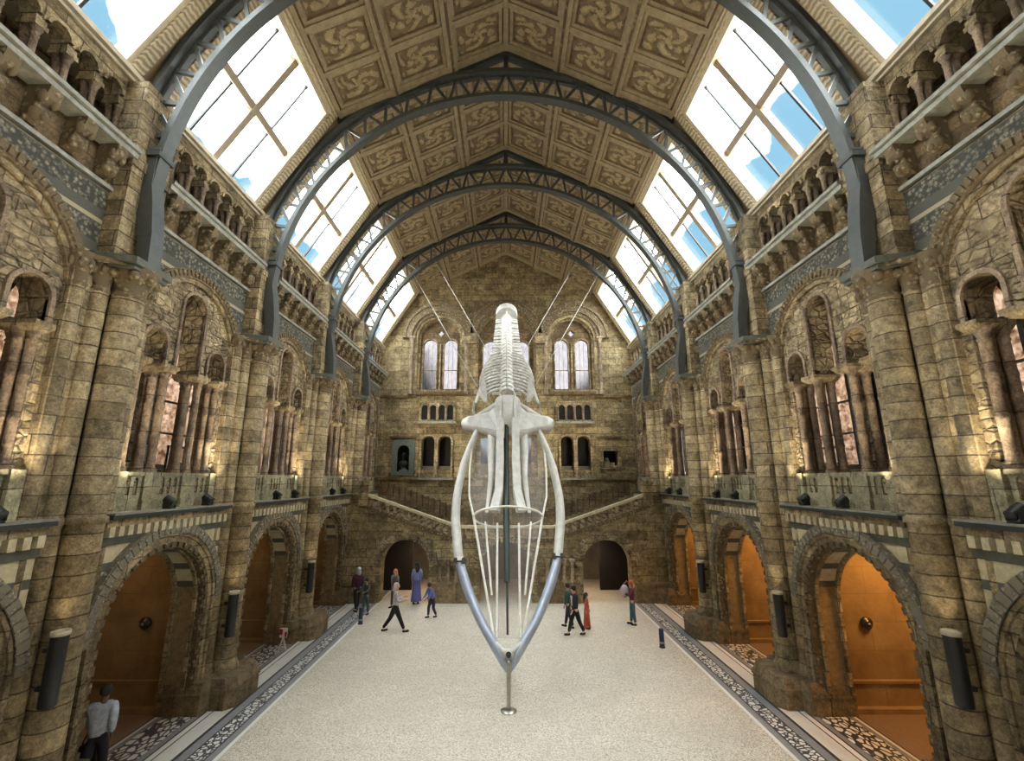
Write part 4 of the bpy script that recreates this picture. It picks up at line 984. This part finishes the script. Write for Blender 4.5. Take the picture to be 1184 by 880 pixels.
    if skirt:
        m_ = MB(); prof = [(.155, hipz+.06), (.17, hipz-.05), (.19, hipz-.3), (.24, skirt[1])]
        m_.lathe((0, 0, 0), [(r, z-low) for r, z in prof], 20); m_.v = [(x*k*(1+.05*sin(9*math.atan2(y, x))*(z < .6)), y*k*.8, z*k) for x, y, z in m_.v]
        me = m_.mesh('skirt', CL(skirt[0])); c_ = bpy.data.objects.new('skirt', me); C.objects.link(c_); c_.parent = rt
    else:
        tp = [(pel+up*.12, (.135, .10)), (pel, (.145, .11))]; te = [(0, 1)]
        for q in (-1, 1):
            hp, kn, an, toe = legp[q]; a = len(tp); tp += [(hp, .118), (kn, .080), (an+Vector((0, 0, .03)), .060)]; te += [(1, a), (a, a+1), (a+1, a+2)]
        mk('trousers', tp, te, CL(legs))
    for q in (-1, 1):
        hp, kn, an, toe = legp[q]; mk('shoe', [(an+Vector((0, -.06, -.035)), .050), (an+Vector((0, .05, -.042)), .048), (toe+Vector((0, .05, .0)), .040)], [(0, 1), (1, 2)], CL(shoes), 2)
    m_ = MB(); f_ = lambda v: tuple((v+dz)*k)
    m_.ball(f_(hc+up*.035+Vector((0, -.028, 0))), .096*k, .108*k, .105*k, 14, 10)
    if hairlong or scarf or hood: m_.tube([f_(hc+Vector((0, -.06, .0))), f_(nk+Vector((0, -.07, 0))), f_(nk+Vector((0, -.09, -.14 if hairlong else -.03)))], [.085*k, .09*k, .05*k], 10)
    me = m_.mesh('hair', CL(scarf or hood or hair)); nm_ = 'scarf' if scarf else 'hood' if hood else 'hair'; c_ = bpy.data.objects.new(nm_, me); C.objects.link(c_); c_.parent = rt
    m_ = MB()
    for q in (-1, 1): m_.ball(tuple((hc+Vector((q*.030, .088, .004))+dz)*k), .011*k, .008*k, .008*k, 6, 5)
    me = m_.mesh('eyes', CL((.01, .01, .01))); c_ = bpy.data.objects.new('eyes', me); C.objects.link(c_); c_.parent = rt
    rt['_h'] = 0
    del rt['_h']
    return rt, arms, dz, k
def inhand(nm, cat, label, p, hand, col, size, extra=None):
    """bag held in a hand: separate thing hanging from the palm"""
    rt, arms, dz, k = p; pm = (arms[hand][3]+dz)*k; a = rt.rotation_euler.z
    x, y = pm.x*cos(a)-pm.y*sin(a), pm.x*sin(a)+pm.y*cos(a)
    loc = (rt.location.x/S+x, rt.location.y/S+y, pm.z)
    t = Thing(nm, cat, (0, 0, 0)); w, d, h = size; m = MB(); m.taper(-w, w, -d, d, -.22-h, -w*.8, w*.8, -d*.5, d*.5, -.18); t.part('bag_body', m, CL(col))
    m = MB(); m.tube([(-w*.6, 0, -.2), (-.02, 0, -.02), (.02, 0, -.02), (w*.6, 0, -.2)], .012, 6); t.part('handle', m, CL(col))
    t.place(label, None, 1, loc=loc, rz=a)
H = PI/2
p = person((-6.82, 8.62), .45, 1.62, 'person in white and blue jacket walking beside the nearest left alcove', 'dark', top=(.42, .47, .55), legs=(.012, .012, .02), stride=.38, lean=.12, armL=(.35, .3), armR=(-.5, .9), coat=(.40, .45, .55))
inhand('handbag', 'bag', 'black bag held by the person in the lower left corner', p, -1, (.012, .012, .014), (.15, .06, .28))
person((-3.75, 16.6), -1.25, 1.62, 'person in pink scarf, patterned top and black leggings striding on the open floor', 'light', top=(.45, .42, .46), legs=(.008, .008, .01), stride=.42, armL=(.2, 1.5), armR=(.1, 1.5), scarf=(.55, .40, .40))
person((-4.5, 19.6), 2.6, 1.45, 'person in grey hood with orange hair standing at the left far arch', 'tan', top=(.12, .115, .11), legs=(.06, .05, .05), stride=.08, hood=(.45, .19, .10), coat=(.15, .14, .14))
person((-3.72, 20.15), .3, 1.62, 'tall person with black hair and long blue violet dress in the left far archway', 'tan', top=(.18, .21, .42), skirt=((.09, .09, .26), .12), hairlong=True, armR=(-.2, .3))
person((-2.75, 18.3), 2.3, 1.28, 'small person in blue top and dark trousers bending near the left far arch', 'tan', top=(.10, .14, .38), legs=(.02, .022, .035), stride=.2, lean=.35, bend=.25, armL=(.5, .5), armR=(.4, .4))
person((-5.85, 19.1), .8, 1.62, 'person in black and dark red with a light scarf by the far left pier', 'light', top=(.60, .60, .66), legs=(.012, .012, .014), stride=.15, coat=(.05, .012, .03), scarf=(.42, .45, .58))
person((-5.35, 18.6), 2.8, 1.30, 'person in dark green top and teal trousers on the left mosaic border', 'tan', top=(.03, .045, .035), legs=(.06, .10, .12), stride=.1, armL=(.6, .9), armR=(.6, .9), hair=(.02, .02, .02))
person((2.3, 16.3), 1.9, 1.56, 'person in black suit with white shirt walking on the right of the hall', 'light', top=(.55, .52, .54), legs=(.008, .008, .01), stride=.30, lean=.05, armL=(.2, .3), armR=(-.1, .2), coat=(.010, .010, .012))
person((2.18, 17.1), 1.2, 1.45, 'person in dark green clothes walking just behind the black suit', 'tan', top=(.03, .07, .05), legs=(.015, .015, .018), stride=.2)
person((2.80, 17.0), -1.9, 1.15, 'small person in long red orange dress beside the black suit', 'tan', top=(.36, .07, .06), skirt=((.38, .08, .045), .08), hairlong=True)
person((4.5, 17.4), 1.4, 1.48, 'person in orange cap, maroon top and teal trousers at the right mosaic border', 'light', top=(.13, .03, .05), legs=(.05, .10, .13), stride=.08, scarf=(.50, .16, .06), armL=(.4, 1.6), armR=(.4, 1.6))
t = Thing('shoulder_bag', 'bag', (0, 0, 0)); m = MB(); m.ball((0, 0, 0), .15, .11, .22, 12, 8); t.part('bag_body', m, CL((.42, .34, .38))); m = MB(); m.tube([(-.05, 0, .2), (.1, .02, .34), (.2, .05, .2)], .02, 6); t.part('strap', m, CL((.3, .1, .07)))
t.place('grey pink shoulder bag carried by the person in the orange cap', None, 1, loc=(4.24, 17.35, 1.12), rz=0)
# posts and sign
t = Thing('bollard', 'bollard', (0, 0, 0)); m = MB(); m.lathe((0, 0, 0), [(.09, 0), (.09, .02), (.075, .04), (.075, .5), (.06, .53), (.0, .54)], 16); t.part('post', m, plain('dark_navy_enamel', (.018, .03, .06), .35)); m = MB(); m.lathe((0, 0, 0), [(.078, .12), (.080, .13), (.080, .16), (.078, .17)], 16); t.part('post_band', m, CL((.25, .3, .33)))
t.place('short dark blue bollard on the floor at the right mosaic border', None, 1, loc=(4.78, 15.2, 0), rz=0)
t.place('short dark bollard near the persons by the far left pier', None, 1, loc=(-5.18, 17.5, 0), rz=0)
t = Thing('floor_sign', 'sign', (0, 0, 0)); m = MB(); m.tube([(.12, 0, 0), (0, 0, .36)], .02, 6); m.tube([(.02, .1, 0), (0, 0, .36)], .02, 6); m.tube([(-.06, -.08, 0), (0, 0, .36)], .02, 6); t.part('stand', m, CL((.55, .55, .52)))
m = MB(); m.box(-.11, .11, -.02, .02, .34, .60); t.part('sign_panel', m, CL((.62, .60, .58))); m = MB(); m.box(-.11, -.02, -.03, -.02, .42, .58); m.box(.05, .11, -.03, -.02, .36, .50); t.part('red_mark', m, CL((.45, .02, .03)))
t.place('small red and white sign on thin legs in the second left alcove', None, 1, loc=(-6.75, 15.0, 0), rz=0)

# ------------------------------------------------------------------ sky, camera
w = bpy.data.worlds.new('sky'); sc.world = w; w.use_nodes = True; nt = w.node_tree; nn = nt.nodes; bg = nn['Background']
tc = nn.new('ShaderNodeTexCoord'); sep = nn.new('ShaderNodeSeparateXYZ'); nt.links.new(tc.outputs['Generated'], sep.inputs[0])
no = nn.new('ShaderNodeTexNoise'); no.inputs['Scale'].default_value = 3.2; no.inputs['Detail'].default_value = 5; nt.links.new(tc.outputs['Generated'], no.inputs['Vector'])
def wm(op, a, b=0.):
    n = nn.new('ShaderNodeMath'); n.operation = op
    for i, v in enumerate((a, b)):
        if isinstance(v, (int, float)): n.inputs[i].default_value = v
        else: nt.links.new(v, n.inputs[i])
    return n.outputs[0]
tt = wm('DIVIDE', sep.outputs[2], wm('MAXIMUM', wm('ABSOLUTE', sep.outputs[0]), .02))
ff = wm('ADD', wm('MULTIPLY', wm('MINIMUM', tt, 4.), .62), wm('MULTIPLY', wm('SUBTRACT', no.outputs['Fac'], .5), 1.3))
r1 = nn.new('ShaderNodeValToRGB'); nt.links.new(ff, r1.inputs[0]); e = r1.color_ramp.elements
e[0].position = .68; e[0].color = (.014, .026, .034, 1); e[1].position = .88; e[1].color = (1., .99, .97, 1)
for p_, c_ in ((.30, (1., .95, .90, 1)), (.44, (.014, .026, .034, 1))): k_ = e.new(p_); k_.color = c_
mp = nn.new('ShaderNodeMapRange'); nt.links.new(sep.outputs[2], mp.inputs[0]); mp.inputs[1].default_value = -.05; mp.inputs[2].default_value = .12
mx = nn.new('ShaderNodeMix'); mx.data_type = 'RGBA'; nt.links.new(mp.outputs[0], mx.inputs[0]); mx.inputs[6].default_value = (.25, .22, .20, 1); nt.links.new(r1.outputs[0], mx.inputs[7])
nt.links.new(mx.outputs[2], bg.inputs[0]); bg.inputs[1].default_value = 11.0
cam = bpy.data.cameras.new('camera'); co = bpy.data.objects.new('camera', cam); C.objects.link(co); sc.camera = co
cam.sensor_width = 36; cam.lens = 36*520.6/1184; cam.shift_x = 7/1184; cam.clip_end = 200
co.location = (0, 0, 5*S); co.rotation_euler = (PI/2+math.radians(12.46), 0, 0)
sc.view_settings.view_transform = 'Standard'; sc.view_settings.look = 'None'; sc.view_settings.gamma = 1; sc.view_settings.use_curve_mapping = False
sc.view_settings.exposure = 1.45
sc.cycles.use_denoising = True
sc.cycles.max_bounces = 8; sc.cycles.diffuse_bounces = 4; sc.cycles.transparent_max_bounces = 12
